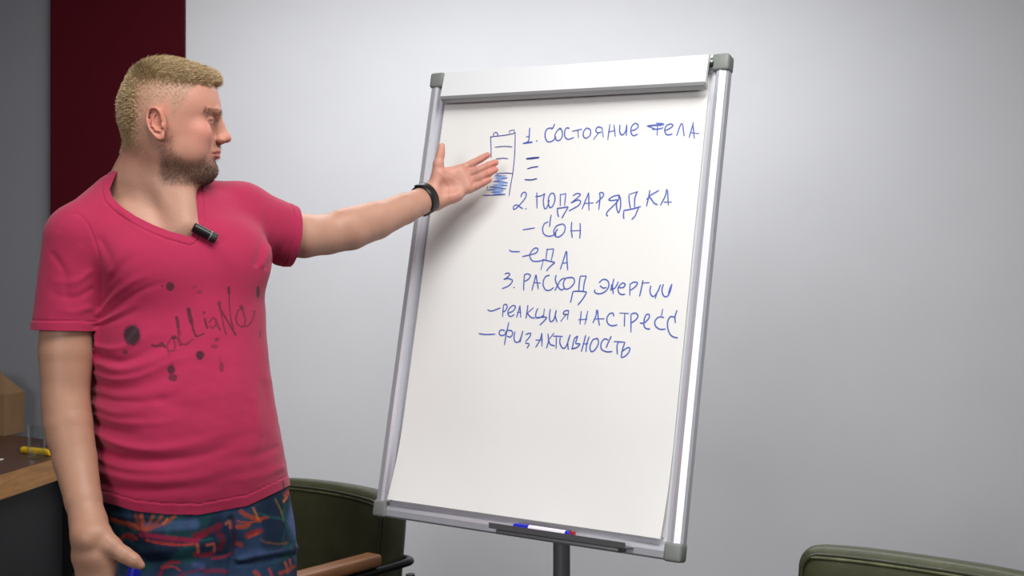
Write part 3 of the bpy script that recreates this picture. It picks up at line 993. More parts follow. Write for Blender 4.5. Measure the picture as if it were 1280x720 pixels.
def laplace(V, Fq, it=1, lam=0.5):
    E = np.concatenate([Fq[:, [0, 1]], Fq[:, [1, 2]], Fq[:, [2, 3]], Fq[:, [3, 0]]])
    n = len(V)
    deg = np.bincount(E[:, 0], minlength=n) + np.bincount(E[:, 1], minlength=n)
    deg = np.maximum(deg, 1)
    for _ in range(it):
        A = np.zeros_like(V)
        for c in range(3):
            A[:, c] = np.bincount(E[:, 0], V[E[:, 1], c], n) + np.bincount(E[:, 1], V[E[:, 0], c], n)
        V = V + lam * (A / deg[:, None] - V)
    return V


def vnormals(V, Fq):
    fn = np.cross(V[Fq[:, 2]] - V[Fq[:, 0]], V[Fq[:, 3 if Fq.shape[1] == 4 else 1]] - V[Fq[:, 1 if Fq.shape[1] == 4 else 0]])
    N = np.zeros_like(V)
    for c in range(3):
        for k in range(Fq.shape[1]): N[:, c] += np.bincount(Fq[:, k], fn[:, c], len(V))
    return N / np.maximum(np.linalg.norm(N, axis=1), 1e-12)[:, None]


def mesh_from(name, V, faces, m, parent, col=None, off=None):
    me = bpy.data.meshes.new(name)
    if isinstance(faces, np.ndarray): faces = faces.tolist()
    if off is not None: V = V - np.array(off)
    me.from_pydata(V.tolist(), [], faces)
    if col is not None:
        at = me.color_attributes.new('tone', 'FLOAT_COLOR', 'POINT')
        c4 = np.ones((len(V), 4), np.float32); c4[:, :3] = col
        at.data.foreach_set('color', c4.ravel())
    me.validate()
    return link_mesh(name, me, m, parent, True)


def mixc(base, col, a):
    return base + (np.array(col[:3]) - base) * np.clip(a, 0, 1)[:, None]


def sstep(x, a, b):
    t = np.clip((x - a) / (b - a), 0, 1); return t * t * (3 - 2 * t)


def to_px(V):
    return np.stack([640 + F * V[:, 0] / V[:, 1], 360 - F * (V[:, 2] - CAMZ) / V[:, 1]], 1)


def dist_poly(P2, pts):
    """distance of 2-d points to a polyline"""
    d = np.full(len(P2), 1e9)
    for a, b in zip(pts, pts[1:]):
        a = np.array(a, float); b = np.array(b, float); ab = b - a
        q = P2 - a
        t = np.clip(q @ ab / max(1e-9, ab @ ab), 0, 1)
        d = np.minimum(d, np.hypot(*(q - t[:, None] * ab).T))
    return d


def dist_poly_t(P2, pts):
    pts = [np.array(p, float) for p in pts]
    ls = [np.hypot(*(b - a)) for a, b in zip(pts, pts[1:])]; tot = sum(ls); acc = 0
    d = np.full(len(P2), 1e9); T = np.zeros(len(P2))
    for a, b, l in zip(pts, pts[1:], ls):
        ab = b - a; q = P2 - a
        t = np.clip(q @ ab / max(1e-9, ab @ ab), 0, 1)
        e = np.hypot(*(q - t[:, None] * ab).T)
        m = e < d
        T = np.where(m, (acc + t * l) / tot, T); d = np.where(m, e, d)
        acc += l
    return d, T


def clip_mesh(V, faces, fval, attrs=None):
    """keep the part with fval >= 0, cutting faces along the zero line. faces: (n,4) array"""
    pos = fval >= 0
    inside = pos[faces]
    full = faces[inside.all(1)].tolist()
    mixed = faces[inside.any(1) & ~inside.all(1)]
    V = list(map(tuple, V)) if not isinstance(V, np.ndarray) else V
    newV = []; cache = {}; n0 = len(V)

    def cut(a, b):
        kk = (a, b) if a < b else (b, a)
        if kk not in cache:
            t = fval[kk[0]] / (fval[kk[0]] - fval[kk[1]])
            t = min(max(t, 0.0), 1.0)
            newV.append(V[kk[0]] + (V[kk[1]] - V[kk[0]]) * t)
            cache[kk] = n0 + len(newV) - 1
        return cache[kk]
    for q in mixed.tolist():
        out = []
        for i in range(len(q)):
            a, b = q[i], q[(i + 1) % len(q)]
            if pos[a]: out.append(a)
            if pos[a] != pos[b]: out.append(cut(a, b))
        if len(out) >= 3: full.append(out)
    if newV: V = np.concatenate([V, np.array(newV)])
    used = np.zeros(len(V), bool)
    for f in full: used[f] = True
    mp = np.cumsum(used) - 1
    full = [[int(mp[i]) for i in f] for f in full]
    return V[used], full


S22 = 2.2
# ---- head frame: x forward, y towards his left, z up
hyaw = math.radians(13)
hf = np.array([math.cos(hyaw), math.sin(hyaw), 0]); hu = np.array([0, 0, 1.0]); hl = np.cross(hu, hf)
# slight downward pitch
HR = np.stack([hf, hl, hu], 1)
HO = W(212, 150, S22)


def HP(x, y, z): return HO + HR @ (np.array([x, y, z], float) / 1000.0)


def Rrot(ax, deg, base=None):
    q = np.array(Matrix.Rotation(math.radians(deg), 3, Vector(ax)))
    b = HR if base is None else base
    return b @ q


def he(x, y, z, rx, ry, rz, k=6, op='add', R=None): return ell(HP(x, y, z), np.array([rx, ry, rz]) / 1000.0, HR if R is None else R, k / 1000.0, op)


def hc(pts, rs, k=5, op='add', sym=False):
    out = chain([HP(*p) for p in pts], [r / 1000.0 for r in rs], k / 1000.0, op)
    if sym: out += chain([HP(p[0], -p[1], p[2]) for p in pts], [r / 1000.0 for r in rs], k / 1000.0, op)
    return out


mm = 0.001
head_tab = [(-0.118, .040, -.030, .034, 0, 0), (-0.110, .062, -.040, .044, 0, 0), (-0.100, .0745, -.046, .052, 0, 0), (-0.088, .078, -.052, .058, 0, 0), (-0.075, .079, -.058, .064, 0, 0),
            (-0.060, .081, -.066, .068, 0, 0), (-0.045, .082, -.073, .072, 0, 0), (-0.030, .0805, -.078, .0745, 0, 0), (-0.015, .079, -.081, .076, 0, 0), (-0.002, .081, -.083, .077, 0, 0),
            (0.010, .0875, -.084, .0775, 0, 0), (0.024, .0915, -.084, .077, 0, 0), (0.041, .0895, -.081, .075, 0, 0), (0.059, .084, -.076, .070, 0, 0), (0.075, .071, -.067, .062, 0, 0),
            (0.089, .051, -.055, .049, 0, 0), (0.098, .031, -.041, .035, 0, 0), (0.104, .010, -.028, .020, 0, 0), (0.107, -.004, -.016, .007, 0, 0)]
head = [loft(HO, HR, head_tab, n=2.15, k=0.01)]
# cheeks, jowls, jaw, chin
head += [he(50, s * 46, -30, 25, 20, 25, 14) for s in (1, -1)]
head += [he(30, s * 50, -62, 34, 18, 24, 16) for s in (1, -1)]
head += [he(66, 0, -90, 17, 22, 15, 12)]
head += [he(20, 0, -104, 48, 42, 18, 22)]
# brow ridge, orbits
head += hc([(83, 8, 12), (80, 26, 15), (68, 44, 12)], [7.5, 8, 7], 8, sym=True)
for s in (1, -1):
    head += [he(79, s * 41, -3, 13, 14, 8.5, 6, 'sub')]
# nose
head += hc([(85, 0, 8), (90, 0, -6), (99, 0, -24)], [6.5, 6.5, 7.5], 8)
head += hc([(80, 0, 8), (84, 0, -10), (89, 0, -27)], [9, 10, 12], 6)
head += [he(101, 0, -31, 9.5, 9.5, 8.5, 5)]
head += [he(91, s * 11, -35, 9.5, 6.5, 6.5, 4) for s in (1, -1)]
head += [he(95, s * 6, -42, 5.5, 2.8, 3, 2, 'sub') for s in (1, -1)]
head += hc([(90, 0, -40), (84, 0, -46)], [4, 4], 4)
# mouth area
head += [he(72, 0, -58, 18, 26, 14, 8)]
head += [he(84.5, 0, -55.5, 7.5, 19, 4.8, 3), he(83, 0, -65.5, 7.8, 16.5, 5.0, 3)]
head += hc([(93, 0, -60.5), (89.5, 10, -60.5), (81, 20, -61.5), (74, 26, -63)], [1.3, 1.3, 1.2, 1.2], 2.2, 'sub', True)
head += hc([(88, 0, -74), (82, 12, -73)], [3, 2.5], 5, 'sub', True)
# eyelids around the eyeballs
EY = []
for s in (1, -1):
    ec = (67.0, s * 33.5, -3)
    head += [he(ec[0], ec[1], ec[2], 13.2, 13.6, 12.6, 3)]
    head += hc([(ec[0] + 14.0, ec[1] - s * 13, ec[2] - 3.0), (ec[0] + 15.5, ec[1], ec[2] - 1.8), (ec[0] + 10.5, ec[1] + s * 12, ec[2] - 2.2)], [1.6, 3.4, 1.6], 1.2, 'sub')
    EY.append(HP(*ec)); LASH = globals().setdefault('LASH', []); LASH.append([(ec[0] + 12.6, ec[1] - s * 10, ec[2] - 1.0), (ec[0] + 13.4, ec[1], ec[2] + 0.6), (ec[0] + 8.5, ec[1] + s * 10.5, ec[2] - 0.6), (ec[0] + 3.5, ec[1] + s * 13, ec[2] - 2.0)])
    # lid crease
    head += hc([(ec[0] + 12, ec[1] - s * 10, ec[2] + 6.5), (ec[0] + 12, ec[1], ec[2] + 8), (ec[0] + 8, ec[1] + s * 11, ec[2] + 6)], [1.0, 1.2, 1.0], 2.0, 'sub')
# ears
for s in (1, -1):
    er = Rrot((0, 0, 1), s * 22)      # flares outwards towards the back
    er = er @ np.array(Matrix.Rotation(math.radians(-8), 3, 'Y'))
    ec = HP(-18, s * 80, -18)

    def EP(x, y, z): return ec + er @ (np.array([x * 0.92, s * y, z * 0.95]) / 1000.0)

    def ee(x, y, z, rx, ry, rz, k, op='add'): return ell(EP(x, y, z), np.array([rx, ry, rz]) / 1000.0, er, k / 1000.0, op)
    head += [ee(3, -1, 2, 15.5, 5.0, 27, 3)]
    head += [ee(4, 6.5, 5, 11, 5.5, 19, 2.5, 'sub')]
    hel = [(13, 3, 4), (13.5, 4, 16), (7, 5, 27), (-4, 5.5, 29.5), (-13, 5.5, 22), (-15.5, 5.5, 8), (-13, 5, -8), (-6, 4, -20), (2, 3, -28), (8, 2, -28), (11, 1, -20)]
    hr = [2.6, 2.8, 3.0, 3.2, 3.3, 3.2, 3.0, 3.2, 4.4, 4.2, 3.0]
    head += chain([EP(*p) for p in catmull(hel, 2)], [float(r) / 1000 for r in np.interp(np.linspace(0, 10, 21), range(11), hr)], 0.0015)
    head += chain([EP(*p) for p in ((2, 5, 18), (-5, 5, 8), (-6, 5, -4), (-1, 4.5, -13), (6, 4, -15))], [.0018, .0022, .0024, .0026, .0024], 0.0015)
    head += [ee(12, 4.0, -6, 3.6, 3.4, 6, 2)]
    head += [ee(5, 4.5, -5, 5.5, 6, 8, 2, 'sub')]
# neck
n0 = W(196, 196, 2.215); n1 = W(188, 262, 2.215)
neck = [cone(W(200, 180, 2.215), W(195, 228, 2.225), 0.062, 0.0655, 0.02), cone(W(195, 228, 2.225), W(196, 285, 2.24), 0.0655, 0.078, 0.02)]
# throat and sternomastoid
neck += [cone(W(190, 200, 2.170), W(222, 288, 2.165), 0.012, 0.010, 0.03)]
neck += [cone(W(184, 212, 2.235), W(138, 262, 2.22), 0.046, 0.036, 0.03)]
neck += [cone(W(222, 222, 2.19), W(232, 280, 2.165), 0.030, 0.020, 0.03)]
# ---- torso frame
tyaw = math.radians(30)
tf = np.array([math.sin(tyaw), -math.cos(tyaw), 0]); tl_ = np.array([math.cos(tyaw), math.sin(tyaw), 0])
TR = np.stack([tf, tl_, np.array([0, 0, 1.0])], 1)     # x front, y his left, z up
TO = np.array([W(228, 450, 2.24)[0], 2.24, 0.0])


def ty(px, z):     # lateral offset that puts the section centre on the pixel column
    X = (px - 640) / F * 2.24
    return (X - TO[0])


# z, front, back, halfwidth, cx, cy
def trow(py, px, hw, fr, bk): return (CAMZ - (py - 360) / F * 2.24, fr, -bk, hw, 0.0, ty(px, 0) * 0.87)


# section centre shift is applied laterally; cos(yaw) already removed
torso_tab = [trow(728, 258, .172, .120, .125), trow(690, 256, .176, .128, .125), trow(650, 249, .178, .140, .115), trow(610, 243, .177, .152, .108), trow(570, 237, .173, .158, .102), trow(530, 233, .168, .155, .100),
             trow(490, 229, .163, .146, .100), trow(450, 226, .160, .134, .100), trow(410, 224, .158, .124, .102), trow(370, 223, .157, .118, .105), trow(335, 222, .158, .112, .106),
             trow(305, 218, .160, .100, .104), trow(280, 212, .150, .082, .098), trow(262, 206, .120, .062, .085), trow(248, 202, .080, .045, .07), trow(236, 200, .045, .03, .05)]
torso_s = loft(TO, TR, torso_tab, n=2.35, k=0.03)
torso_b = loft(TO, TR, torso_tab, n=2.35, k=0.03, grow=-0.010)

# ---- arms
rsh = W(104, 302, 2.14); rel = W(82, 500, 2.12); rwr = W(111, 655, 2.03)
lsh = W(305, 272, 2.33); lel = W(408, 293, 2.44); lwr = W(533, 249, board_depth(600, 215) - 0.115)
arms = []
arms += chain([rsh, W(88, 380, 2.14), W(83, 440, 2.13), W(82, 490, 2.12)], [.050, .0495, .047, .0405], 0.004, k0=0.012)
arms += [cone(W(82, 490, 2.12), W(86, 530, 2.105), .0405, .0400, 0.004)]
arms += chain([W(86, 530, 2.105), W(94, 575, 2.085), W(104, 625, 2.05), rwr, W(113, 668, 2.02)], [.0400, .0365, .0305, .0280, .0285], 0.004)
arms += [cone(W(73, 505, 2.12), W(79, 548, 2.10), .027, .026, 0.012)]
arms += chain([lsh, W(350, 291, 2.37), W(380, 295, 2.40), lel], [.054, .047, .0435, .0405], 0.005, k0=0.02)
_lf = [lel, W(438, 287, 2.47), W(470, 276, 2.51), W(505, 261, 2.56), lwr]
arms += chain(_lf, [.0405, .0415, .0385, .0325, .0280], 0.006)
arms += [cone(W(430, 281, 2.455), W(468, 270, 2.50), .032, .028, 0.012)]

# ---- left hand (palm towards the viewer, thumb up)
bd = board_depth(600, 215)
hd = bd - 0.085


def LH(px, py, dz=0.0): return W(px, py, hd + dz)


hand = []
hand += [cone(lwr, LH(545, 243, -0.012), .0255, .024, 0.015)]
# palm slab: metacarpal bars
hand += chain([LH(541, 236, -0.012), LH(560, 221, -0.008), LH(578, 212, 0.002)], [.0175, .0145, .0120], 0.012)
hand += chain([LH(542, 243, -0.012), LH(563, 228, -0.006), LH(583, 219, 0.002)], [.0175, .0145, .0120], 0.012)
hand += chain([LH(543, 249, -0.012), LH(566, 236, -0.008), LH(586, 226, 0.000)], [.0170, .0150, .0115], 0.012)
hand += chain([LH(545, 254, -0.013), LH(566, 243, -0.012), LH(586, 234, -0.004)], [.0160, .0155, .0110], 0.012)
# thenar and hypothenar pads
hand += [cone(LH(544, 236, -0.022), LH(549, 218, -0.022), .017, .0135, 0.012)]
hand += [cone(LH(548, 252, -0.026), LH(572, 244, -0.020), .012, .011, 0.012)]
hand += [cone(LH(575, 214, -0.006), LH(586, 235, -0.012), .0085, .0085, 0.012)]
# hollow of the palm
hand += [ell(LH(563, 232, -0.035), np.array([.020, .012, .012]), None, 0.012, 'sub')]
# web
hand += [cone(LH(552, 216, -0.012), LH(570, 214, -0.002), .009, .0085, 0.012)]
# thumb
hand += chain([LH(546, 222, -0.018), LH(548, 205, -0.020), LH(550.5, 193, -0.018), LH(552, 182.5, -0.016)], [.0135, .0108, .0088, .0078], 0.006)
hand += [ell(LH(551.5, 187, -0.021), np.array([.0075, .006, .012]), None, 0.004)]
# fingers: index, middle, ring, little
FG = [([(577, 211.0, 0.004), (590, 204.5, 0.002), (600.5, 199, 0.000), (609.5, 194, 0.000)], [.0092, .0080, .0074, .0064]),
      ([(583, 219.0, 0.002), (599, 212.2, -0.006), (610.5, 206.9, -0.009), (619.5, 203.2, -0.009)], [.0092, .0083, .0077, .0066]),
      ([(587, 227.6, 0.000), (601, 221.6, -0.008), (611.5, 216.2, -0.012), (619.5, 212.3, -0.012)], [.0088, .0079, .0073, .0063]),
      ([(587, 237.0, -0.002), (597, 232.4, -0.008), (605, 228.4, -0.011), (611.8, 224.8, -0.011)], [.0082, .0072, .0066, .0058])]
for pts, rs in FG:
    P = [LH(*p) for p in pts]
    rs = [q * 1.07 for q in rs]
    hand += [cone(P[0], P[1], rs[0], rs[1], 0.0035), cone(P[1], P[2], rs[1] * 1.03, rs[2], 0.0018), cone(P[2], P[3], rs[2] * 1.03, rs[3], 0.0018)]
# ---- right hand hanging, back of the hand visible, holding a marker
RD = 2.005


def RHp(px, py, dz=0.0): return W(px, py, RD + dz)


rh = []
rh += [cone(rwr, RHp(114, 672), .0275, .0265, 0.015)]
for (ax, bx_, bz) in ((103, 104, 0.012), (109, 113, 0.004), (116, 123, 0.000), (123, 133, 0.002)):
    rh += chain([RHp(ax + 1, 668, 0.006), RHp((ax + bx_) / 2, 695, bz), RHp(bx_, 722, bz)], [.0165, .0158, .0125], 0.014)
rh += chain([RHp(126, 668, 0.002), RHp(139, 682, -0.004), RHp(156, 694, -0.008), RHp(167, 700.5, -0.008), RHp(176, 707, -0.006)], [.0150, .0145, .0118, .0097, .0072], 0.010)
rh += [cone(RHp(130, 680, 0.004), RHp(137, 712, 0.004), .013, .011, 0.015)]
MK0 = RHp(169.5, 707, 0.014); MK1 = RHp(150, 790, 0.016)      # marker axis
RF = [([(133, 722, 0.002), (144, 742, -0.012), (160, 748, -0.008), (166, 740, 0.012)], [.0110, .0096, .0088, .0076]),
      ([(124, 724, 0.000), (134, 750, -0.012), (152, 762, -0.008), (163, 754, 0.012)], [.0112, .0099, .0090, .0078]),
      ([(114, 724, 0.004), (123, 755, -0.008), (141, 772, -0.006), (156, 768, 0.014)], [.0108, .0094, .0086, .0076]),
      ([(105, 722, 0.012), (113, 752, 0.000), (129, 776, -0.002), (146, 779, 0.014)], [.0098, .0084, .0076, .0068])]
for pts, rs in RF:
    P = [RHp(*p) for p in pts]
    rh += [cone(P[0], P[1], rs[0], rs[1], 0.006), cone(P[1], P[2], rs[1] * 1.03, rs[2], 0.002), cone(P[2], P[3], rs[2] * 1.03, rs[3], 0.002)]

# ---- legs (below the frame, carried down to the floor)
hipL = TO + TR @ np.array([0.0, 0.093, 0.86]); hipR = TO + TR @ np.array([0.0, -0.070, 0.86])
knL = np.array([hipL[0] + 0.04, hipL[1] - 0.03, 0.49]); knR = np.array([hipR[0] - 0.01, hipR[1] - 0.05, 0.49])
anL = np.array([knL[0] + 0.02, knL[1] + 0.05, 0.10]); anR = np.array([knR[0] - 0.01, knR[1] + 0.05, 0.10])
legs = []
for hp, kn, an in ((hipL, knL, anL), (hipR, knR, anR)):
    legs += chain([hp, (hp + kn) / 2, kn], [.088, .078, .060], 0.03)
    calf = kn + (an - kn) * 0.32 + np.array([0, 0.012, 0])
    legs += chain([kn, calf, an, an + np.array([0, 0, -0.05])], [.058, .058, .038, .036], 0.03)
body = [torso_b] + neck + head + arms + hand + rh + legs
# the head must blend with the neck but keep the arms apart
V, Q = surface(body, (-1.0, 1.84, 0.03), (0.02, 2.78, 1.83), 0.0024)
V = laplace(V, Q, 1, 0.35)
print('body', len(V), len(Q))

# skin tones
px = to_px(V)
Hl = (V - HO) @ HR * 1000.0
base = np.tile(np.array(srgb(188, 142, 121)[:3]), (len(V), 1))
isH = (V[:, 2] > HP(0, 0, -135)[2]) & (np.abs(Hl[:, 0]) < 150) & (np.abs(Hl[:, 1]) < 110)
x_, y_, z_ = Hl[:, 0], Hl[:, 1], Hl[:, 2]
base = mixc(base, srgb(192, 136, 116), isH * sstep(z_, -110, -60) * 0.9)
rng = np.random.RandomState(3)


def fbm(P, sc, seed=0):
    r = np.random.RandomState(seed); v = 0
    for o in range(3):
        for _ in range(4):
            d = n3(r.randn(3)) * sc * (2 ** o); v = v + np.sin(P @ d + r.rand() * 6.28) / (2 ** o)
    return v / 4


nz = fbm(V, 55, 1)
base = mixc(base, srgb(214, 128, 112), isH * np.exp(-(((x_ - 62) / 22) ** 2 + ((np.abs(y_) - 52) / 26) ** 2 + ((z_ + 28) / 22) ** 2)) * 0.5)
base = mixc(base, srgb(208, 118, 104), isH * np.exp(-(((x_ - 103) / 14) ** 2 + ((y_) / 16) ** 2 + ((z_ + 32) / 12) ** 2)) * 0.45)
ear = isH * (np.abs(y_) > 70) * np.exp(-(((x_ + 18) / 22) ** 4 + ((z_ + 18) / 36) ** 4))
base = mixc(base, srgb(206, 122, 102), ear * 0.5)
lips = np.exp(-(((z_ + 60.5) / 7.5) ** 4)) * (np.abs(y_) < 24 - 0.35 * np.abs(z_ + 60)) * (x_ > 70) * isH
base = mixc(base, srgb(184, 98, 94), lips * 0.75)


def beard_mask(x, y, z):
    zl = np.interp(x, [-12, 5, 30, 50, 66, 90], [-40, -54, -74, -80, -73, -67])
    m = sstep(zl - z, -8, 20) * sstep(x, -22, -6) * sstep(z, -130, -112)
    sb = np.exp(-(((x - 0) / 11) ** 4)) * sstep(-z, 8, 50) * sstep(z, -122, -100) * 0.5
    mous = np.exp(-(((z + 48) / 6.0) ** 4)) * sstep(x, 68, 76) * (np.abs(y) < 26) * 0.3
    return np.maximum(np.maximum(m * (0.72 + 0.28 * sstep(x, 30, 70)), sb), mous)


bmk = beard_mask(x_, y_, z_) * isH
base = mixc(base, srgb(104, 78, 62), bmk * (0.60 + 0.12 * nz))


def hairline(x, y, z):
    """>0 on the scalp; mm"""
    ay = np.abs(y)
    # front hairline at the top, temples, in front of the ear, round behind the ear, nape
    front = z - (58 - 0.0 * x) - np.clip((ay - 30) * -0.25, -8, 8)
    f1 = 70 - x + (z - 58) * 0.9            # forehead limit
    f2 = np.where(z < 58, (26 - x) + (z - 20) * 0.62, f1)
    f3 = np.where(z < -14, -16 - x, f2)       # behind the ear below the ear top
    nape = z + 62 + 0.20 * (x + 80)
    return np.minimum(f3, nape)


hl_ = hairline(x_, y_, z_)
scalp = isH * sstep(hl_, -4, 10)
notear = 1 - np.clip(ear * 3, 0, 1) * (np.abs(y_) > 77)
side_fade = sstep(z_, 20, 66)
base = mixc(base, srgb(176, 142, 118), scalp * notear * (0.55 + 0.3 * side_fade) * (1 - sstep(-z_, 20, 62) * 0.55))
brow = np.exp(-(((z_ - 12) / 4.5) ** 4)) * (x_ > 48) * (np.abs(y_) > 10) * (np.abs(y_) < 58) * isH
base = mixc(base, srgb(150, 108, 84), brow * 0.35)
for L_ in LASH:
    for a_, b_ in zip(L_, L_[1:]):
        a_ = np.array(a_); b_ = np.array(b_); q_ = Hl - a_; t_ = np.clip(q_ @ (b_ - a_) / ((b_ - a_) @ (b_ - a_)), 0, 1)
        base = mixc(base, srgb(70, 50, 44), isH * 0.75 * np.exp(-(np.linalg.norm(q_ - t_[:, None] * (b_ - a_), axis=1) / 2.2) ** 4))
# arms and hands: pinker palms, redder knuckles and finger tips
lh_m = (px[:, 0] > 522) & (V[:, 1] > 2.4)
base = mixc(base, srgb(208, 150, 132), 0.8 * lh_m * sstep(px[:, 0], 528, 545))
for pts, rs in FG:
    tip = LH(*pts[-1])
    base = mixc(base, srgb(206, 118, 108), lh_m * np.exp(-(np.linalg.norm(V - tip, axis=1) / 0.016) ** 2) * 0.6)
for a_, b_ in (((588, 214), (579, 207)), ((592, 223), (586, 215)), ((588, 233), (592, 224)), ((548, 216), (560, 232)), ((560, 232), (562, 248)), ((556, 214), (574, 224))):
    dd = dist_poly(px, [a_, b_])
    base = mixc(base, srgb(176, 100, 86), lh_m * np.exp(-(dd / 1.6) ** 2) * 0.30)
base = base * (1 + 0.05 * nz[:, None])
rarm = (px[:, 0] < 190) & (px[:, 1] > 400)
base = mixc(base, srgb(172, 128, 104), rarm * 0.8)  # hanging arm painted darker, standing in for the weaker light low down

person = empty('person', (float(TO[0]), float(TO[1]), 0), 0,
               'person in pink printed t-shirt and floral shorts pointing at the paper with open hand', 'person')
POFF = (float(TO[0]), float(TO[1]), 0.0)
body_o = mesh_from('body', V, Q, M_skin, person, base, POFF)

# eyes
for c in EY:
    bm = nb(); bmesh.ops.create_uvsphere(bm, u_segments=48, v_segments=32, radius=0.0118)
    gaze = n3(HR @ np.array([1.0, 0.0, -0.18]))
    me = bpy.data.meshes.new('eye')
    co = np.array([v.co[:] for v in bm.verts]); bm.to_mesh(me); bm.free()
    ca = (co / 0.0118) @ gaze
    col = np.tile(np.array(srgb(206, 196, 190)[:3]), (len(co), 1))
    col = mixc(col, srgb(96, 120, 130), (ca > 0.86).astype(float)); col = mixc(col, srgb(12, 12, 14), (ca > 0.975).astype(float))
    at = me.color_attributes.new('tone', 'FLOAT_COLOR', 'POINT')
    c4 = np.ones((len(co), 4), np.float32); c4[:, :3] = col; at.data.foreach_set('color', c4.ravel())
    eo = link_mesh('eye', me, M_eye, person)
    eo.location = tuple(c - np.array(POFF))


# ---- hair: real short strands rooted on the scalp
def strands(name, m, roots, dirs, lens, width, colors, parent, off, bendto, segs=3, seed=5):
    n = len(roots); r = np.random.RandomState(seed)
    side = np.cross(dirs, r.randn(n, 3)); side /= np.linalg.norm(side, axis=1)[:, None]
    Vs = []; 
    for k in range(segs + 1):
        t = k / segs
        p = roots + dirs * (lens * t)[:, None] + bendto * (lens * t * t)[:, None]
        w = (width * (1 - 0.75 * t))[:, None]
        Vs += [p + side * w, p - side * w]
    A = np.stack(Vs, 1)            # n, 2(segs+1), 3
    m2 = 2 * (segs + 1)
    b = (np.arange(n) * m2)[:, None]
    Fq = np.concatenate([b + np.array([[2 * k, 2 * k + 1, 2 * k + 3, 2 * k + 2]]) for k in range(segs)], 0)
    col = np.repeat(colors, m2, axis=0)
    o = mesh_from(name, A.reshape(-1, 3), Fq, m, parent, col, off)
    return o


Nn = vnormals(V, Q)
cand = np.where((scalp > 0.2) & (notear > 0.9) & (hl_ > 0))[0]
cz = np.zeros(len(cand))
rs_ = np.random.RandomState(11)
P_l = Hl[cand]
ax_, ay_, az_ = P_l[:, 0], np.abs(P_l[:, 1]), P_l[:, 2]
topness = sstep(az_ - 0.06 * ax_ * (ax_ > 0) + 0.06 * (ax_ < 0) * ax_, 44, 88)
backness = sstep(-ax_, 40, 72)
LEN = 1.2 + 8.0 * backness * sstep(az_, -60, 0) * (1 - sstep(az_, 40, 80)) + 15.0 * topness + 5 * topness * sstep(ax_, 10, 70) + 6 * sstep(ax_, 40, 75) * sstep(az_, 55, 66)
LEN = np.where((az_ < 40) & (backness < 0.05), 1.3, LEN)
prob = 0.25 + 0.75 * np.maximum(topness, backness) + 0.35 * sstep(az_, 0, 50)
pick = rs_.choice(len(cand), 50000, p=prob / prob.sum())
root = V[cand][pick] + rs_.randn(len(pick), 3) * 0.0010
nn = Nn[cand][pick]
fwd = HR[:, 0]; up = HR[:, 2]
comb = (0.10 * up)[None] + fwd[None] * (0.25 + 1.0 * sstep(ax_[pick], -60, 10))[:, None] - fwd[None] * (0.10 * backness[pick])[:, None]
comb = np.where((topness[pick] > 0.3)[:, None], comb, (-0.55 * up)[None] - 0.25 * fwd[None])
tp = topness[pick][:, None]
dirs = nn * (0.55 + 0.02 * tp) + comb * (0.25 + 0.45 * tp) + rs_.randn(len(pick), 3) * 0.16
dirs /= np.linalg.norm(dirs, axis=1)[:, None]
lens = LEN[pick] * 0.001 * (0.75 + 0.45 * rs_.rand(len(pick)))
cl = np.array([srgb(170, 144, 108)[:3]]) * (0.7 + 0.75 * rs_.rand(len(pick), 1))
cl = mixc(cl, srgb(222, 200, 160), (rs_.rand(len(pick)) > 0.5) * 0.7)
dk = np.exp(-(((ax_[pick] + 52) / 10) ** 2 + ((az_[pick] - 84) / 9) ** 2)) * 0.6
cl = mixc(cl, srgb(96, 78, 50), dk)
hair_o = strands('hair', M_hair, root, dirs, lens, np.full(len(pick), 0.00045) + 0.00015 * (lens > 0.006), cl, person, POFF, (fwd * 0.25 + up * -0.22)[None] * tp)
hair_o['kind'] = 'stuff'; hair_o['label'] = 'short blond hair, shaved at the sides'
# beard stubble
bc = np.where((bmk > 0.15) & (notear > 0.5))[0]
pb_ = bmk[bc] ** 1.5
pk = rs_.choice(len(bc), 11000, p=pb_ / pb_.sum())
root = V[bc][pk] + rs_.randn(len(pk), 3) * 0.001
dirs = Nn[bc][pk] * 0.6 - up[None] * 0.6 + rs_.randn(len(pk), 3) * 0.2
dirs /= np.linalg.norm(dirs, axis=1)[:, None]
b_o = strands('beard', M_beard, root, dirs, 0.0032 * (0.6 + 0.6 * rs_.rand(len(pk))), np.full(len(pk), 0.00026), np.tile(np.array(srgb(90, 66, 50)[:3]), (len(pk), 1)), person, POFF, np.zeros((1, 3)), 2)
b_o['kind'] = 'stuff'
# eyebrows
ec_ = np.where(brow > 0.4)[0]
pk = rs_.choice(len(ec_), 520)
root = V[ec_][pk] + rs_.randn(len(pk), 3) * 0.0008
sgn = np.sign(Hl[ec_][pk][:, 1])
dirs = Nn[ec_][pk] * 0.45 + HR[:, 1][None] * sgn[:, None] * 0.8 + rs_.randn(len(pk), 3) * 0.15
dirs /= np.linalg.norm(dirs, axis=1)[:, None]
e_o = strands('eyebrows', M_brow, root, dirs, np.full(len(pk), 0.006), np.full(len(pk), 0.0003), np.zeros((len(pk), 3)), person, POFF, np.zeros((1, 3)), 2)
e_o['kind'] = 'stuff'

# ---- t-shirt
sh = [torso_s]
# shoulders / yoke
sh += [cone(W(152, 258, 2.21), W(106, 296, 2.15), .062, .060, 0.05)]
sh += [cone(W(243, 262, 2.27), W(300, 268, 2.33), .058, .062, 0.05)]
sh += [cone(W(196, 262, 2.25), W(200, 290, 2.23), .085, .09, 0.04)]
# pectoral softness and belly
sh += [ell(TO + TR @ np.array([.085, -.075, 1.415]), np.array([.036, .075, .055]), TR, 0.05)]
sh += [ell(TO + TR @ np.array([.062, .070, 1.425]), np.array([.036, .070, .055]), TR, 0.05)]
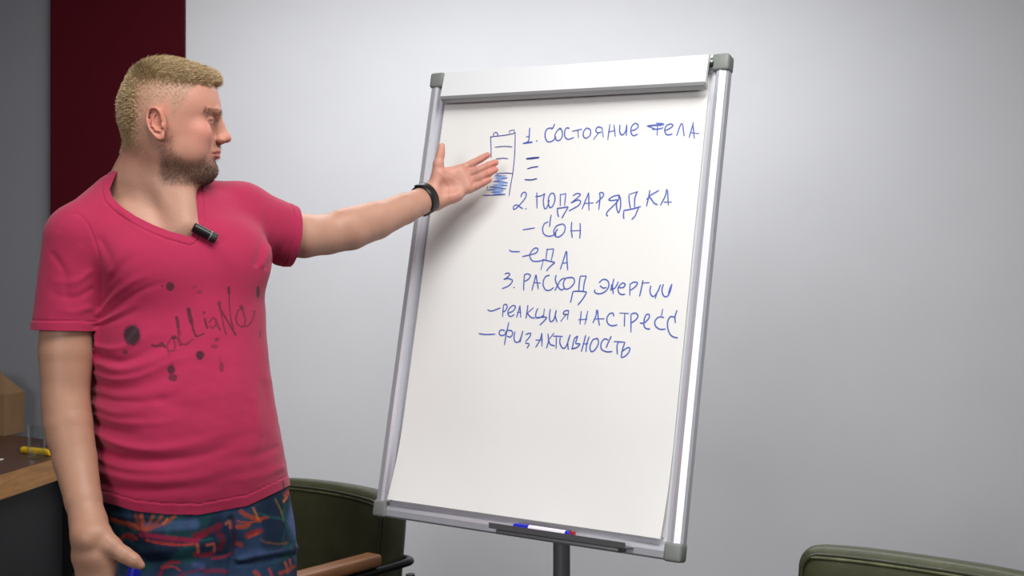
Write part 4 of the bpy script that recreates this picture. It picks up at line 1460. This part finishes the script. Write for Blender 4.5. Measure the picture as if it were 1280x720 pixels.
# sleeves
sh += [cone(W(98, 300, 2.14), W(81, 425, 2.135), .060, .0585, 0.016)]
sh += [cone(W(300, 270, 2.33), W(374, 298, 2.392), .062, .0565, 0.016)]
sh += [cone(W(330, 300, 2.35), W(352, 312, 2.372), .034, .030, 0.02)]
VS, QS = surface(sh, (-1.0, 1.9, 0.88), (-0.3, 2.62, 1.66), 0.0026)
VS = laplace(VS, QS, 2, 0.5)
print('shirt', len(VS))
N_ = vnormals(VS, QS)
p2 = to_px(VS)
TL = (VS - TO) @ TR
front = N_[:, 1] < 0.25
# folds: (polyline px, width px, amplitude mm) drawn as ridges (+) and creases (-)
FOLDS = [([(122, 392), (140, 372), (165, 352), (190, 342)], 3.5, 2.6), ([(125, 404), (150, 390), (178, 376)], 3.0, 2.2), ([(118, 408), (145, 400), (175, 388)], 2.5, -1.8),
         ([(126, 384), (138, 365), (150, 350)], 3, -2.0),
         ([(118, 442), (150, 452), (185, 440), (215, 422)], 5, -3.0), ([(118, 452), (150, 462), (190, 452), (230, 434)], 5, 2.6),
         ([(118, 478), (150, 486), (190, 478), (235, 455)], 6, -2.6), ([(118, 505), (145, 516), (190, 512)], 5, 2.4),
         ([(118, 540), (150, 556), (190, 562), (240, 556), (290, 538)], 5, 3.6), ([(118, 556), (150, 570), (200, 576), (260, 568), (320, 538)], 5, -3.4),
         ([(120, 528), (150, 540), (180, 544)], 4, -2.4), ([(124, 588), (160, 598), (210, 600), (270, 590), (330, 560)], 6, 2.4), ([(124, 602), (160, 612), (220, 612), (280, 604)], 4, -1.8),
         ([(330, 480), (338, 520), (345, 560)], 6, -1.6), ([(318, 500), (322, 540), (318, 590)], 6, 1.6), ([(200, 500), (250, 512), (300, 500)], 8, -1.2),
         ([(321, 330), (326, 305), (334, 275), (338, 258)], 3.5, -2.0), ([(328, 332), (340, 305), (352, 285)], 3, 1.6), ([(334, 334), (350, 312), (362, 300)], 3, -1.6),
         ([(118, 432), (140, 436), (170, 428), (200, 410)], 3.5, 1.6), ([(118, 466), (140, 474), (175, 470), (220, 450), (260, 440)], 3.5, 1.6), ([(118, 494), (150, 502), (200, 500), (250, 480)], 4, -1.6),
         ([(120, 518), (150, 528), (200, 528), (240, 518)], 4, 1.5), ([(120, 570), (150, 584), (200, 588), (250, 582)], 4, 1.8), ([(345, 560), (310, 572), (260, 580)], 5, -1.4), ([(352, 585), (320, 596), (270, 604)], 5, 1.3),
         ([(128, 398), (150, 380), (180, 362), (215, 350)], 3, -1.8), ([(140, 350), (155, 330), (180, 315)], 4, -1.2), ([(138, 340), (150, 318), (165, 305)], 3.5, 1.2),
         ([(112, 340), (95, 352), (72, 352), (60, 340)], 4, 1.3), ([(114, 362), (95, 372), (70, 368), (56, 354)], 4, -1.3), ([(112, 385), (90, 390), (66, 384)], 4, 1.3), ([(66, 318), (80, 340), (84, 370), (96, 392)], 4, -1.2), ([(100, 310), (92, 340), (98, 375)], 5, 0.9),
         ([(150, 262), (180, 290), (215, 305)], 4, 1.2), ([(126, 300), (140, 330), (142, 360)], 5, -1.4), ([(135, 255), (118, 275), (112, 300)], 5, 1.2), ([(255, 300), (285, 320), (300, 350)], 9, 1.2),
         ([(246, 285), (256, 262), (262, 240)], 3, -1.2)]
disp = np.zeros(len(VS))
for pts, w, a_ in FOLDS:
    pts = [tuple(q) for q in catmull(pts, 4)]
    d, tt = dist_poly_t(p2, pts)
    disp += 1.9 * a_ * 0.001 * np.exp(-(d / (w * (1 + 0.5 * tt))) ** 2) * (1 - tt) ** 0.8 * sstep(tt, -0.3, 0.12) * front
disp += front * 0.0009 * fbm(VS * np.array([1, 1, 2.6]), 42, 14) * sstep(1.40 - VS[:, 2], 0.0, 0.25)
disp += 0.0007 * fbm(VS * np.array([1, 1, 1.6]), 32, 4) * sstep(1.62 - VS[:, 2], 0.15, 0.4)
disp += (~front) * 0.0015 * fbm(VS * np.array([.5, .5, 2.0]), 30, 8)
# sleeve seams
# seam of the right sleeve and the left sleeve
for pts in ([(73, 288), (88, 268), (104, 272), (118, 300), (126, 335), (127, 372), (124, 400)],):
    disp += -0.0014 * np.exp(-(dist_poly(p2, [tuple(q) for q in catmull(pts, 4)]) / 1.7) ** 2) * front
# hem bands
hemz = np.interp(p2[:, 0], [110, 125, 170, 210, 250, 310, 366, 380], [622, 626, 639, 643, 643.5, 632, 605, 600])
hem_f = hemz - p2[:, 1]
back_z = CAMZ - (625 - 360) / F * 2.24
hem = np.where(TL[:, 0] > -0.02, hem_f * 2.24 / F, np.maximum((VS[:, 2] - back_z), -0.05) * 1.0)
# smooth switch between front line and back plane on the flanks
wgt = sstep(TL[:, 0], -0.09, 0.0)
hem = (1 - wgt) * (VS[:, 2] - back_z) + wgt * hem_f * 2.24 / F
disp += 0.0009 * (hem < 0.019) - 0.0009 * np.exp(-((hem - 0.020) / 0.0016) ** 2)
# right sleeve cut plane (px line (36,409) -> (122,419)); left sleeve edge
rs_dir = n3(W(81, 425, 2.135) - W(98, 300, 2.14)); rs_n = n3(rs_dir + np.array([0.10, 0.0, 0.0]))
rs_c = W(79, 413, 2.135)
f_rs = (rs_c - VS) @ rs_n
d_t = torso_s.f(VS)
slv_r = cone(W(98, 300, 2.14), W(81, 425, 2.135), .060, .0585).f(VS) < d_t - 0.003
is_rs = slv_r & (p2[:, 0] < 140) & (VS[:, 2] < W(0, 330, 2.14)[2]) & (np.linalg.norm(np.cross(VS - W(98, 300, 2.14), rs_dir), axis=1) < 0.074) & (VS[:, 2] > W(0, 460, 2.14)[2])
disp += is_rs * (0.0008 * (f_rs < 0.016) - 0.0010 * np.exp(-((f_rs - 0.017) / 0.0015) ** 2))
ls_dir = n3(W(374, 298, 2.392) - W(300, 270, 2.33))
ls_c = W(365.5, 296, 2.385)
ls_n = n3(ls_dir + np.array([0.05, 0, 0.22]))
f_ls = (ls_c - VS) @ ls_n
is_ls = p2[:, 0] > 335
disp += is_ls * (VS[:, 2] > 1.36) * (0.0008 * (f_ls < 0.016) - 0.0010 * np.exp(-((f_ls - 0.017) / 0.0015) ** 2))
# neckline: hole = V polygon in front joined to a ring round the neck
poly = [(137, 236), (140, 247), (152, 259), (170, 271), (190, 281), (210, 289), (237, 296.5), (243.5, 288), (246, 272), (245, 255), (242, 238), (238, 205), (150, 205)]
d_in = dist_poly(p2, poly + [poly[0]])
inside = np.zeros(len(p2), bool)
for (x0, y0), (x1, y1) in zip(poly, poly[1:] + [poly[0]]):
    c_ = ((y0 > p2[:, 1]) != (y1 > p2[:, 1])) & (p2[:, 0] < (x1 - x0) * (p2[:, 1] - y0) / ((y1 - y0) if y1 != y0 else 1e-9) + x0)
    inside ^= c_
f_v = np.where(inside, -d_in, d_in) * 2.2 / F
isfront = TL[:, 0] > 0.0
na = W(195, 228, 2.235); nb_ = n3(W(200, 180, 2.215) - W(196, 285, 2.245))
f_ring = np.linalg.norm(np.cross(VS - na, nb_), axis=1) - 0.0725
f_ring = np.where(VS[:, 2] > 1.47, f_ring, 0.1)
f_neck = np.minimum(np.where(isfront, f_v, 0.1), f_ring)
disp += 0.0012 * (f_neck < 0.013) * (f_neck > -0.01) - 0.0012 * np.exp(-((f_neck - 0.0145) / 0.0013) ** 2)
VS = VS + N_ * disp[:, None]
# carry the clip values along through successive cuts
cut_vals = [hem, np.where(is_rs | (slv_r & (p2[:, 0] < 140) & (f_rs < 0) & (f_rs > -0.08) & (np.linalg.norm(np.cross(VS - W(98, 300, 2.14), rs_dir), axis=1) < 0.070)), f_rs, 0.05),
            np.where(is_ls & (VS[:, 2] > 1.36), f_ls, 0.05), f_neck]
allf = np.minimum.reduce([np.clip(c, -0.05, 0.05) for c in cut_vals])
# colours: pink with a worn black print
pink = np.tile(np.array(srgb(178, 44, 82)[:3]), (len(VS), 1))
pink = mixc(pink, srgb(158, 36, 70), 0.5 + 0.5 * fbm(VS, 9, 2))


def shirt_print(P2):
    g1 = lambda s: [(110 + x / 4.8, 340 + y / 4.8) for x, y in s]
    g2 = lambda s: [(220 + x / 4.8, 340 + y / 4.8) for x, y in s]
    m = np.zeros(len(P2))
    nzz = np.sin(P2[:, 0] * 2.1 + np.sin(P2[:, 1] * 1.7) * 2) * np.sin(P2[:, 1] * 1.9 + np.sin(P2[:, 0] * 1.3) * 2)
    for (cx, cy, rx, ry, a) in ((212.5, 358, 5.6, 5.8, .8), (165, 419, 11, 13.5, .95), (156.5, 440, 3.5, 3.5, .6), (214, 462, 5.5, 6, .8), (216, 472, 6, 5, .7), (250, 444, 5.5, 6, .85),
                                (322.5, 365, 2.2, 8, .9), (277, 459, 3, 7, .5), (271, 424.5, 3, 3, .55), (268, 433, 5, 3, .4), (203, 357.5, 1.5, 1.5, .6), (249, 365, 4, 3, .3), (243, 359, 3, 2, .3),
                                (255, 391, 2, 2, .6), (274, 379, 2.5, 3, .6), (302, 384, 2.2, 2.5, .5), (318, 390, 2, 3, .4), (217.5, 422, 3.5, 3, .8), (180.5, 366, 1.2, 1.2, .3), (325, 418, 1.5, 6, .5)):
        r = np.hypot((P2[:, 0] - cx) / rx, (P2[:, 1] - cy) / ry) + 0.15 * nzz
        m = np.maximum(m, a * (1 - sstep(r, 0.8, 1.12)))
    for s, w, a in ((g1([(385, 440), (410, 446), (455, 440), (465, 452)]), 1.8, .85), (g1([(420, 440), (445, 425), (460, 445)]), 1.5, .8), (g1([(500, 395), (475, 440), (480, 475), (515, 470), (525, 440), (510, 400)]), 1.4, .55),
                    (g1([(535, 395), (552, 440), (575, 432)]), 1.3, .6), (g1([(532, 275), (538, 300), (541, 330)]), 2.2, .9), (g1([(541, 330), (556, 375)]), 1.1, .7), (g1([(480, 500), (490, 480), (530, 470)]), 1.2, .4),
                    (g2([(8, 290), (11, 330), (14, 380), (28, 430), (60, 437), (100, 405)]), 1.2, .7), (g2([(75, 225), (82, 262), (92, 300)]), 2.9, .92), (g2([(92, 300), (104, 345), (118, 385)]), 1.6, .8),
                    (g2([(100, 350), (125, 388), (165, 370)]), 1.3, .85), (g2([(172, 282), (178, 305), (188, 335)]), 1.5, .85), (g2([(200, 302), (218, 276), (238, 282), (240, 318), (218, 338), (205, 325)]), 1.2, .65),
                    (g2([(238, 285), (250, 320), (264, 345)]), 1.2, .75), (g2([(262, 210), (272, 250), (285, 320), (300, 375)]), 1.0, .8), (g2([(258, 190), (266, 225), (310, 295), (358, 378)]), 1.3, .85),
                    (g2([(315, 95), (318, 125)]), 1.9, .9), (g2([(318, 125), (320, 200), (330, 290), (345, 340)]), 0.9, .8),
                    (g2([(400, 212), (372, 232), (358, 275), (366, 310), (392, 330), (412, 322), (416, 285), (405, 245), (390, 215)]), 1.0, .8), (g2([(392, 330), (430, 325), (458, 290), (472, 240)]), 1.0, .75),
                    (g2([(388, 205), (402, 222)]), 1.8, .8), (g2([(260, 510), (270, 560)]), 1.2, .3), (g1([(505, 540), (500, 570)]), 1.2, .4)):
        d = dist_poly(P2, s)
        m = np.maximum(m, a * (1 - sstep(d, w * 0.55, w * 1.25)) * (0.85 + 0.15 * nzz))
    return m


# keep the print region finer: split its quads into four before cutting
attrs = np.concatenate([VS, allf[:, None], pink, front[:, None].astype(float)], 1)
qc = p2[QS].mean(1)
reg = np.ones(len(QS), bool)
Qa, Qb = QS[~reg], QS[reg]


def split4(A, Qr):
    n0 = len(A)
    E = np.sort(np.concatenate([Qr[:, [0, 1]], Qr[:, [1, 2]], Qr[:, [2, 3]], Qr[:, [3, 0]]]), axis=1)
    u, inv = np.unique(E, axis=0, return_inverse=True)
    inv = inv.reshape(4, -1).T
    mid = (A[u[:, 0]] + A[u[:, 1]]) / 2
    cen = A[Qr].mean(1)
    em = n0 + inv; ce = n0 + len(u) + np.arange(len(Qr))
    out = np.concatenate([np.stack([Qr[:, 0], em[:, 0], ce, em[:, 3]], 1), np.stack([em[:, 0], Qr[:, 1], em[:, 1], ce], 1),
                          np.stack([ce, em[:, 1], Qr[:, 2], em[:, 2]], 1), np.stack([em[:, 3], ce, em[:, 2], Qr[:, 3]], 1)])
    return np.concatenate([A, mid, cen]), out


A2, Qb = split4(attrs, Qb)
Qall = np.concatenate([Qa, Qb])
pm = shirt_print(to_px(A2[:, :3])) * (A2[:, 7] > 0.9)
A2[:, 4:7] = mixc(A2[:, 4:7], srgb(42, 34, 40), pm)
lighten = np.exp(-(dist_poly(to_px(A2[:, :3]), [(160, 424), (168, 414), (178, 402)]) / 2.2) ** 2) * (pm > 0.7)
A2[:, 4:7] = mixc(A2[:, 4:7], srgb(80, 70, 70), lighten * 0.4)
# tiny dark care tag at the left hem
tagm = np.exp(-(dist_poly(to_px(A2[:, :3]), [(353.5, 602), (355, 612)]) / 1.4) ** 4) * (A2[:, 7] > 0.5)
A2[:, 4:7] = mixc(A2[:, 4:7], srgb(60, 14, 34), tagm * 0.8)
AV, faces = clip_mesh(A2, Qall, A2[:, 3])
# drop stray islands that are not the largest piece
def biggest(n, faces):
    par = np.arange(n)
    E = np.array([(f[i], f[(i + 1) % len(f)]) for f in faces for i in range(len(f))])
    lab = np.arange(n)
    for _ in range(400):
        m = np.minimum(lab[E[:, 0]], lab[E[:, 1]])
        new = lab.copy()
        np.minimum.at(new, E[:, 0], m); np.minimum.at(new, E[:, 1], m)
        new = new[new]
        if (new == lab).all(): break
        lab = new
    cnt = np.bincount(lab, minlength=n)
    best = cnt.argmax()
    return lab == best


keep = biggest(len(AV), faces)
print('shirt kept', keep.sum(), len(AV))
faces = [f for f in faces if keep[f[0]]]
mp_ = np.cumsum(keep) - 1
faces = [[int(mp_[i]) for i in f] for f in faces]
AV = AV[keep]
shirt = mesh_from('t_shirt', AV[:, :3], faces, M_shirt, person, AV[:, 4:7], POFF)
md = shirt.modifiers.new('thickness', 'SOLIDIFY'); md.thickness = 0.0022; md.offset = -1.0
shirt['label'] = 'pink v-neck t-shirt with a worn black splatter print'

# ---- shorts
so = []
hip_tab = [trow(740, 256, .180, .124, .130), trow(700, 256, .181, .130, .128), trow(660, 251, .179, .142, .118), trow(620, 246, .174, .149, .112), trow(600, 244, .171, .150, .108), trow(585, 243, .168, .15, .106)]
so += [loft(TO, TR, hip_tab, n=2.5, k=0.02, grow=-0.003)]
for hp, kn in ((hipL, knL), (hipR, knR)):
    so += chain([hp + np.array([0, 0, -.02]), hp * 0.5 + kn * 0.5, kn + np.array([0, 0, -0.02])], [.098, .096, .094], 0.025)
so += [ell(TO + TR @ np.array([-.02, .165, .86]), np.array([.06, .03, .05]), TR, 0.03)]
VH, QH = surface(so, (-1.0, 1.9, 0.40), (-0.28, 2.6, 1.08), 0.0028)
VH = laplace(VH, QH, 2, 0.5)
N_ = vnormals(VH, QH); p2 = to_px(VH); fr = N_[:, 1] < 0.3
d_ = np.zeros(len(VH))
for pts, w, a_ in [([(288, 650), (290, 690), (286, 730)], 4, -4.0), ([(300, 700), (330, 692), (372, 684)], 4, 2.6), ([(298, 706), (335, 700), (374, 694)], 3, -2.2), ([(130, 640), (160, 646), (200, 648)], 4, 1.5),
                   ([(180, 690), (230, 686), (280, 676)], 6, 1.8), ([(185, 704), (235, 700), (282, 694)], 5, -1.8), ([(358, 635), (362, 670), (372, 700)], 3, -1.4), ([(140, 660), (144, 690), (150, 720)], 4, -1.5)]:
    d_ += a_ * 0.001 * np.exp(-(dist_poly(p2, [tuple(q) for q in catmull(pts, 4)]) / w) ** 2) * fr
d_ += 0.0014 * fbm(VH * np.array([1, 1, 1.3]), 24, 9)
VH = VH + N_ * d_[:, None]


def floral(V, P2, fr):
    col = np.tile(np.array(srgb(44, 64, 92)[:3]), (len(V), 1))
    f = fbm(V, 26, 21); g_ = fbm(V, 40, 22); h_ = fbm(V, 60, 23)
    col = mixc(col, srgb(20, 34, 52), sstep(f, 0.05, 0.5) * 0.8)
    col = mixc(col, srgb(70, 88, 126), sstep(-f, 0.15, 0.6) * 0.7)
    col = mixc(col, srgb(26, 74, 74), sstep(g_, 0.35, 0.55) * (1 - sstep(g_, 0.6, 0.75)) * 0.7)
    # generic flowers all over, on the cloth
    r = np.random.RandomState(5)
    lo = V.min(0); hi = V.max(0)
    out = ~(fr & (P2[:, 1] < 730))
    for k in range(90):
        c = lo + (hi - lo) * r.rand(3)
        d = V - c; q = np.linalg.norm(d, axis=1)
        ang = np.arctan2(d[:, 2], d @ n3(r.randn(3) * np.array([1, 1, 0])))
        pet = q / 0.045 / (0.45 + 0.55 * np.abs(np.sin(ang * 3 + r.rand() * 6)))
        cc = (srgb(190, 78, 40), srgb(150, 30, 50), srgb(168, 60, 44))[k % 3]
        col = mixc(col, cc, (1 - sstep(pet, 0.7, 1.05)) * out * 0.85)
    A = lambda s: [(110 + x / 6, 600 + y / 6) for x, y in s]
    B = lambda s: [(240 + x / 6, 600 + y / 6) for x, y in s]
    OR = srgb(178, 74, 38); RD_ = srgb(134, 28, 44); PK = srgb(164, 30, 68); DK = srgb(18, 20, 30); TE = srgb(24, 84, 80); BL = srgb(88, 104, 150); SA = srgb(184, 92, 72); OR2 = srgb(140, 54, 32)
    S = [(A([(440, 350), (600, 345), (800, 330)]), 7, srgb(74, 96, 136), .8), (B([(780, 200), (760, 330), (770, 400)]), 8, BL, .8), (B([(340, 560), (500, 540)]), 8, srgb(62, 80, 120), .7),
         (B([(540, 330), (640, 300), (700, 330), (740, 420)]), 4, srgb(26, 40, 62), .8), (A([(230, 250), (300, 270)]), 6, srgb(40, 66, 92), .7), (A([(140, 200), (160, 300)]), 5, DK, .6), (A([(300, 500), (420, 560), (520, 640)]), 8, srgb(32, 48, 78), .6),
         (A([(185, 290), (260, 315), (340, 335), (400, 375)]), 2.4, OR, .95), (A([(185, 310), (280, 335), (380, 378)]), 1.5, OR2, .9), (A([(360, 262), (375, 310), (405, 375)]), 2.4, OR2, .95), (A([(400, 262), (410, 310), (415, 370)]), 2.6, OR, .95),
         (A([(490, 265), (470, 310), (425, 372)]), 2.0, OR, .95), (A([(555, 268), (510, 325), (430, 375)]), 2.2, OR, .95), (A([(650, 270), (590, 320), (510, 350), (440, 378)]), 2.2, OR, .9), (A([(600, 290), (560, 330)]), 1.6, srgb(220, 120, 60), .8),
         (A([(400, 410), (520, 425), (640, 440), (810, 458)]), 3.4, PK, .9), (A([(430, 450), (560, 478), (700, 485), (790, 480)]), 1.6, srgb(196, 58, 44), .9), (A([(500, 460), (640, 470)]), 1.3, srgb(140, 40, 40), .8),
         (A([(240, 455), (280, 415), (330, 415), (360, 440)]), 2.6, srgb(176, 52, 44), .85), (A([(290, 420), (330, 450)]), 2.2, RD_, .8), (A([(390, 380), (430, 450), (425, 520)]), 1.0, DK, .8),
         (A([(540, 710), (570, 650), (620, 620), (680, 620)]), 2.2, srgb(170, 24, 44), .75), (A([(560, 660), (640, 650), (690, 680)]), 1.6, srgb(200, 70, 70), .7), (A([(680, 715), (780, 690), (880, 660)]), 1.8, RD_, .7),
         (A([(820, 430), (880, 410)]), 3, RD_, .8), (B([(20, 420), (80, 400), (150, 370), (210, 340)]), 4, srgb(126, 22, 44), .8), (B([(60, 455), (150, 440)]), 1.8, TE, .9), (B([(0, 450), (60, 440)]), 2.2, PK, .8),
         (B([(40, 485), (45, 540)]), 2.6, SA, .85), (B([(110, 490), (165, 480), (165, 540)]), 2.0, SA, .85), (B([(260, 325), (290, 320), (295, 360)]), 2.6, SA, .8), (B([(200, 400), (230, 450), (210, 520)]), 4, srgb(110, 16, 36), .8),
         (B([(20, 560), (90, 570), (160, 550)]), 3, srgb(150, 26, 44), .8), (B([(150, 590), (240, 580), (290, 560)]), 2, srgb(160, 30, 44), .8), (B([(100, 690), (180, 680), (260, 690)]), 3, srgb(150, 34, 50), .7), (B([(20, 640), (80, 650)]), 4, srgb(84, 96, 150), .7),
         (B([(340, 480), (370, 490)]), 3.5, srgb(150, 60, 50), .7), (B([(300, 260), (320, 400), (310, 560)]), 2.5, srgb(60, 10, 30), .7),
         (B([(365, 235), (400, 260), (450, 280), (510, 300)]), 3.2, OR, .95), (B([(460, 210), (480, 250), (500, 295)]), 1.5, srgb(190, 120, 60), .9), (B([(340, 310), (420, 320), (510, 305)]), 1.2, OR, .9), (B([(345, 350), (400, 350), (430, 330)]), 3.4, OR, .9),
         (B([(420, 420), (460, 400), (510, 385)]), 4, srgb(150, 40, 38), .9), (B([(430, 430), (500, 400)]), 1.6, OR, .9), (B([(520, 290), (575, 275)]), 2, srgb(170, 60, 40), .8),
         (B([(500, 250), (600, 280), (690, 300), (740, 400), (780, 460)]), 1.4, TE, .9), (B([(620, 140), (665, 220), (690, 300)]), 1.2, srgb(120, 96, 50), .9), (B([(700, 180), (690, 240), (695, 300)]), 1.6, TE, .9),
         (B([(700, 110), (725, 90), (745, 60)]), 3.2, OR, .9), (B([(690, 160), (710, 130)]), 1.6, srgb(210, 120, 60), .9), (B([(750, 130), (768, 150)]), 2.6, OR, .9),
         (B([(520, 450), (560, 470), (650, 480), (720, 470)]), 1.4, srgb(120, 80, 50), .8), (B([(500, 560), (620, 540), (760, 520)]), 2.5, srgb(70, 84, 124), .8), (B([(330, 610), (440, 625), (600, 600)]), 3, srgb(20, 34, 54), .8),
         (B([(800, 500), (830, 560), (835, 640)]), 4, srgb(110, 60, 80), .7), (B([(700, 620), (715, 660), (720, 690)]), 2.0, SA, .9), (B([(660, 700), (720, 680), (765, 650)]), 2.4, OR, .9), (B([(735, 600), (740, 640)]), 1.6, SA, .9),
         (B([(470, 690), (500, 710)]), 3, OR, .9), (B([(580, 670), (600, 715)]), 2, srgb(180, 70, 70), .8)]
    for pts, w, cc, a in S:
        pts = [tuple(q) for q in catmull(pts, 3)] if len(pts) > 2 else pts
        d = dist_poly(P2, pts)
        d = d + 0.5 * np.sin(P2[:, 0] * 0.9 + 2 * np.sin(P2[:, 1] * 0.7)) * np.sin(P2[:, 1] * 1.1 + 1.0)
        col = mixc(col, cc, (1 - sstep(d, w * 0.4, w * 1.35)) * a * fr * (0.8 + 0.2 * h_))
    return col


cut = VH[:, 2] - 0.475
A3 = np.concatenate([VH, cut[:, None], floral(VH, p2, fr), (1.045 - VH[:, 2])[:, None]], 1)
AV, faces = clip_mesh(A3, QH, A3[:, 3])
# open the waist too
shorts = mesh_from('shorts', AV[:, :3], faces, M_shorts, person, AV[:, 4:7], POFF)
shorts['label'] = 'dark blue shorts with orange and red flowers'
# shoes
for an, s in ((anL, 1), (anR, -1)):
    fd = n3(np.array([math.sin(tyaw + 0.25 * s), -math.cos(tyaw + 0.25 * s), 0])); sd_ = np.cross(np.array([0, 0, 1.0]), fd)
    R_ = np.stack([fd, sd_, np.array([0, 0, 1.0])], 1)
    c0 = np.array([an[0], an[1], 0.0])
    pr_ = [ell(c0 + R_ @ np.array([-.01, 0, .05]), np.array([.062, .045, .055]), R_, .02), ell(c0 + R_ @ np.array([.09, 0, .035]), np.array([.095, .05, .042]), R_, .04), cone(c0 + np.array([0, 0, .05]), c0 + np.array([0, 0, .105]), .047, .048, .02)]
    cut0 = ell(c0 + np.array([0, 0, -0.5]), np.array([.5, .5, .5]), None, .004, 'sub')
    Vx, Qx = surface(pr_, c0 - np.array([.25, .25, 0.02]), c0 + np.array([.25, .25, .16]), 0.006)
    Vx[:, 2] = np.maximum(Vx[:, 2], 0.001)
    mesh_from('shoe', Vx, Qx, M_shoe, person, None, POFF)

# ---- blue marker in the hanging hand
marker('marker', MK0, MK0 + n3(MK1 - MK0) * 0.125, 'blue marker held in the hanging hand beside the shorts', M_blue, M_blue, M_blue, 0.0105)

# ---- wrist band on the pointing arm
wd = n3(_lf[4] - _lf[3])
wc = W(529.5, 250, lwr[1] - 0.004)
tdir = n3(np.array([wd[0], wd[1], wd[2]]) + np.array([0.10, 0, 0.02]))
e1 = n3(np.cross(tdir, [0, 1, 0])); e2 = np.cross(tdir, e1)
if e2[1] > 0: e2 = -e2                 # e2 faces the viewer
if e1[2] < 0: e1 = -e1
fb = empty('fitness_band', tuple(wc), 0, 'black fitness band with a narrow screen on the outstretched wrist', 'wristband')


def band_piece(a0, a1, w, r_in, r_out, z0=0, n=40, ry=1.0):
    bm = nb(); rings = []
    full = abs(a1 - a0) >= 359.9
    for i in range(n + (0 if full else 1)):
        a = math.radians(a0 + (a1 - a0) * i / n)
        d = e1 * math.cos(a) * ry + e2 * math.sin(a)
        ring = [bm.verts.new(Vector(d * r + tdir * (z0 + zz))) for r, zz in ((r_in, -w / 2), (r_out - 0.0008, -w / 2), (r_out, -w / 2 + 0.0012), (r_out, w / 2 - 0.0012), (r_out - 0.0008, w / 2), (r_in, w / 2))]
        rings.append(ring)
    m = len(rings[0])
    pairs = list(zip(rings, rings[1:])) + ([(rings[-1], rings[0])] if full else [])
    for a, b in pairs:
        for k in range(m): bm.faces.new((a[k], a[(k + 1) % m], b[(k + 1) % m], b[k]))
    if not full: bm.faces.new(rings[0]); bm.faces.new(rings[-1])
    return bm


obj('strap', band_piece(0, 360, 0.0195, 0.0300, 0.0332, ry=1.0, n=64), M_blackr, fb, auto=40)
obj('screen', band_piece(8, 150, 0.0215, 0.0325, 0.0368, ry=1.0), M_black, fb, auto=40)
obj('buckle', band_piece(200, 230, 0.0185, 0.0312, 0.0335, ry=1.06, n=10), M_blackm, fb, auto=40)

# ---- clip-on microphone at the neckline
bpy.context.view_layer.update()
from mathutils.bvhtree import BVHTree
bvh = BVHTree.FromPolygons([tuple(v) for v in AV[:, :3]], [f for f in faces]) if False else None
dg = bpy.context.evaluated_depsgraph_get()


def hit(px_, py_):
    o_ = Vector((0, 0, CAMZ)); d = Vector(W(px_, py_, 1.0)) - o_
    d.normalize()
    inv = Matrix.Translation(-Vector(POFF))
    ok, loc_, nrm, idx = shirt.ray_cast(inv @ o_, d)
    return (loc_ + Vector(POFF), nrm) if ok else (Vector(W(px_, py_, 2.12)), Vector((0, -1, 0)))


h0, hn0 = hit(250, 292); h1, hn1 = hit(272, 302)
print('mic', h0, h1)
off_ = Vector((0.25, -0.9, 0.2)).normalized() * 0.013
m1 = Vector(W(270.5, 301, h1.y)) + off_ * 0.9
m0 = Vector(W(242, 285.5, h0.y - 0.004)) + off_ * 0.7
mic = empty('clip_on_microphone', m0, 0, 'small black cylindrical microphone clipped to the shirt neckline', 'microphone')
Mm = Matrix.Translation(-m0) @ axis_matrix(m0, m1); L = (m1 - m0).length
ms = L / 0.046
r = 0.0092
obj('body', lathe([(r * 0.8, -0.001), (r, 0.001), (r, L * 0.70), (r * 0.97, L * 0.705)], Mm, 28), M_black, mic, auto=40)
tag(obj('ring', lathe([(r * 0.99, L * 0.70), (r * 1.03, L * 0.705), (r * 1.03, L * 0.735), (r * 0.99, L * 0.74)], Mm, 28), M_cap, mic, auto=40), 'light grey ring')
obj('capsule', lathe([(r * 0.95, L * 0.735), (r * 1.0, L * 0.75), (r * 1.0, L * 0.97), (r * 0.7, L)], Mm, 28), M_blackr, mic, auto=40)
cl_ = Mm @ Matrix.Translation(Vector((0, 0, L * 0.35)))
bm = nb(); add_box(bm, (0, 0, 0), (0.009, 0.003, 0.034), Matrix.Translation(-m0) @ frame_matrix(m0 + (m1 - m0) * 0.4 - off_ * 0.82, *[Vector(v) for v in (np.cross(n3(m1 - m0), n3(off_)), n3(off_), n3(m1 - m0))]), 0.001)
obj('clip', bm, M_black, mic)
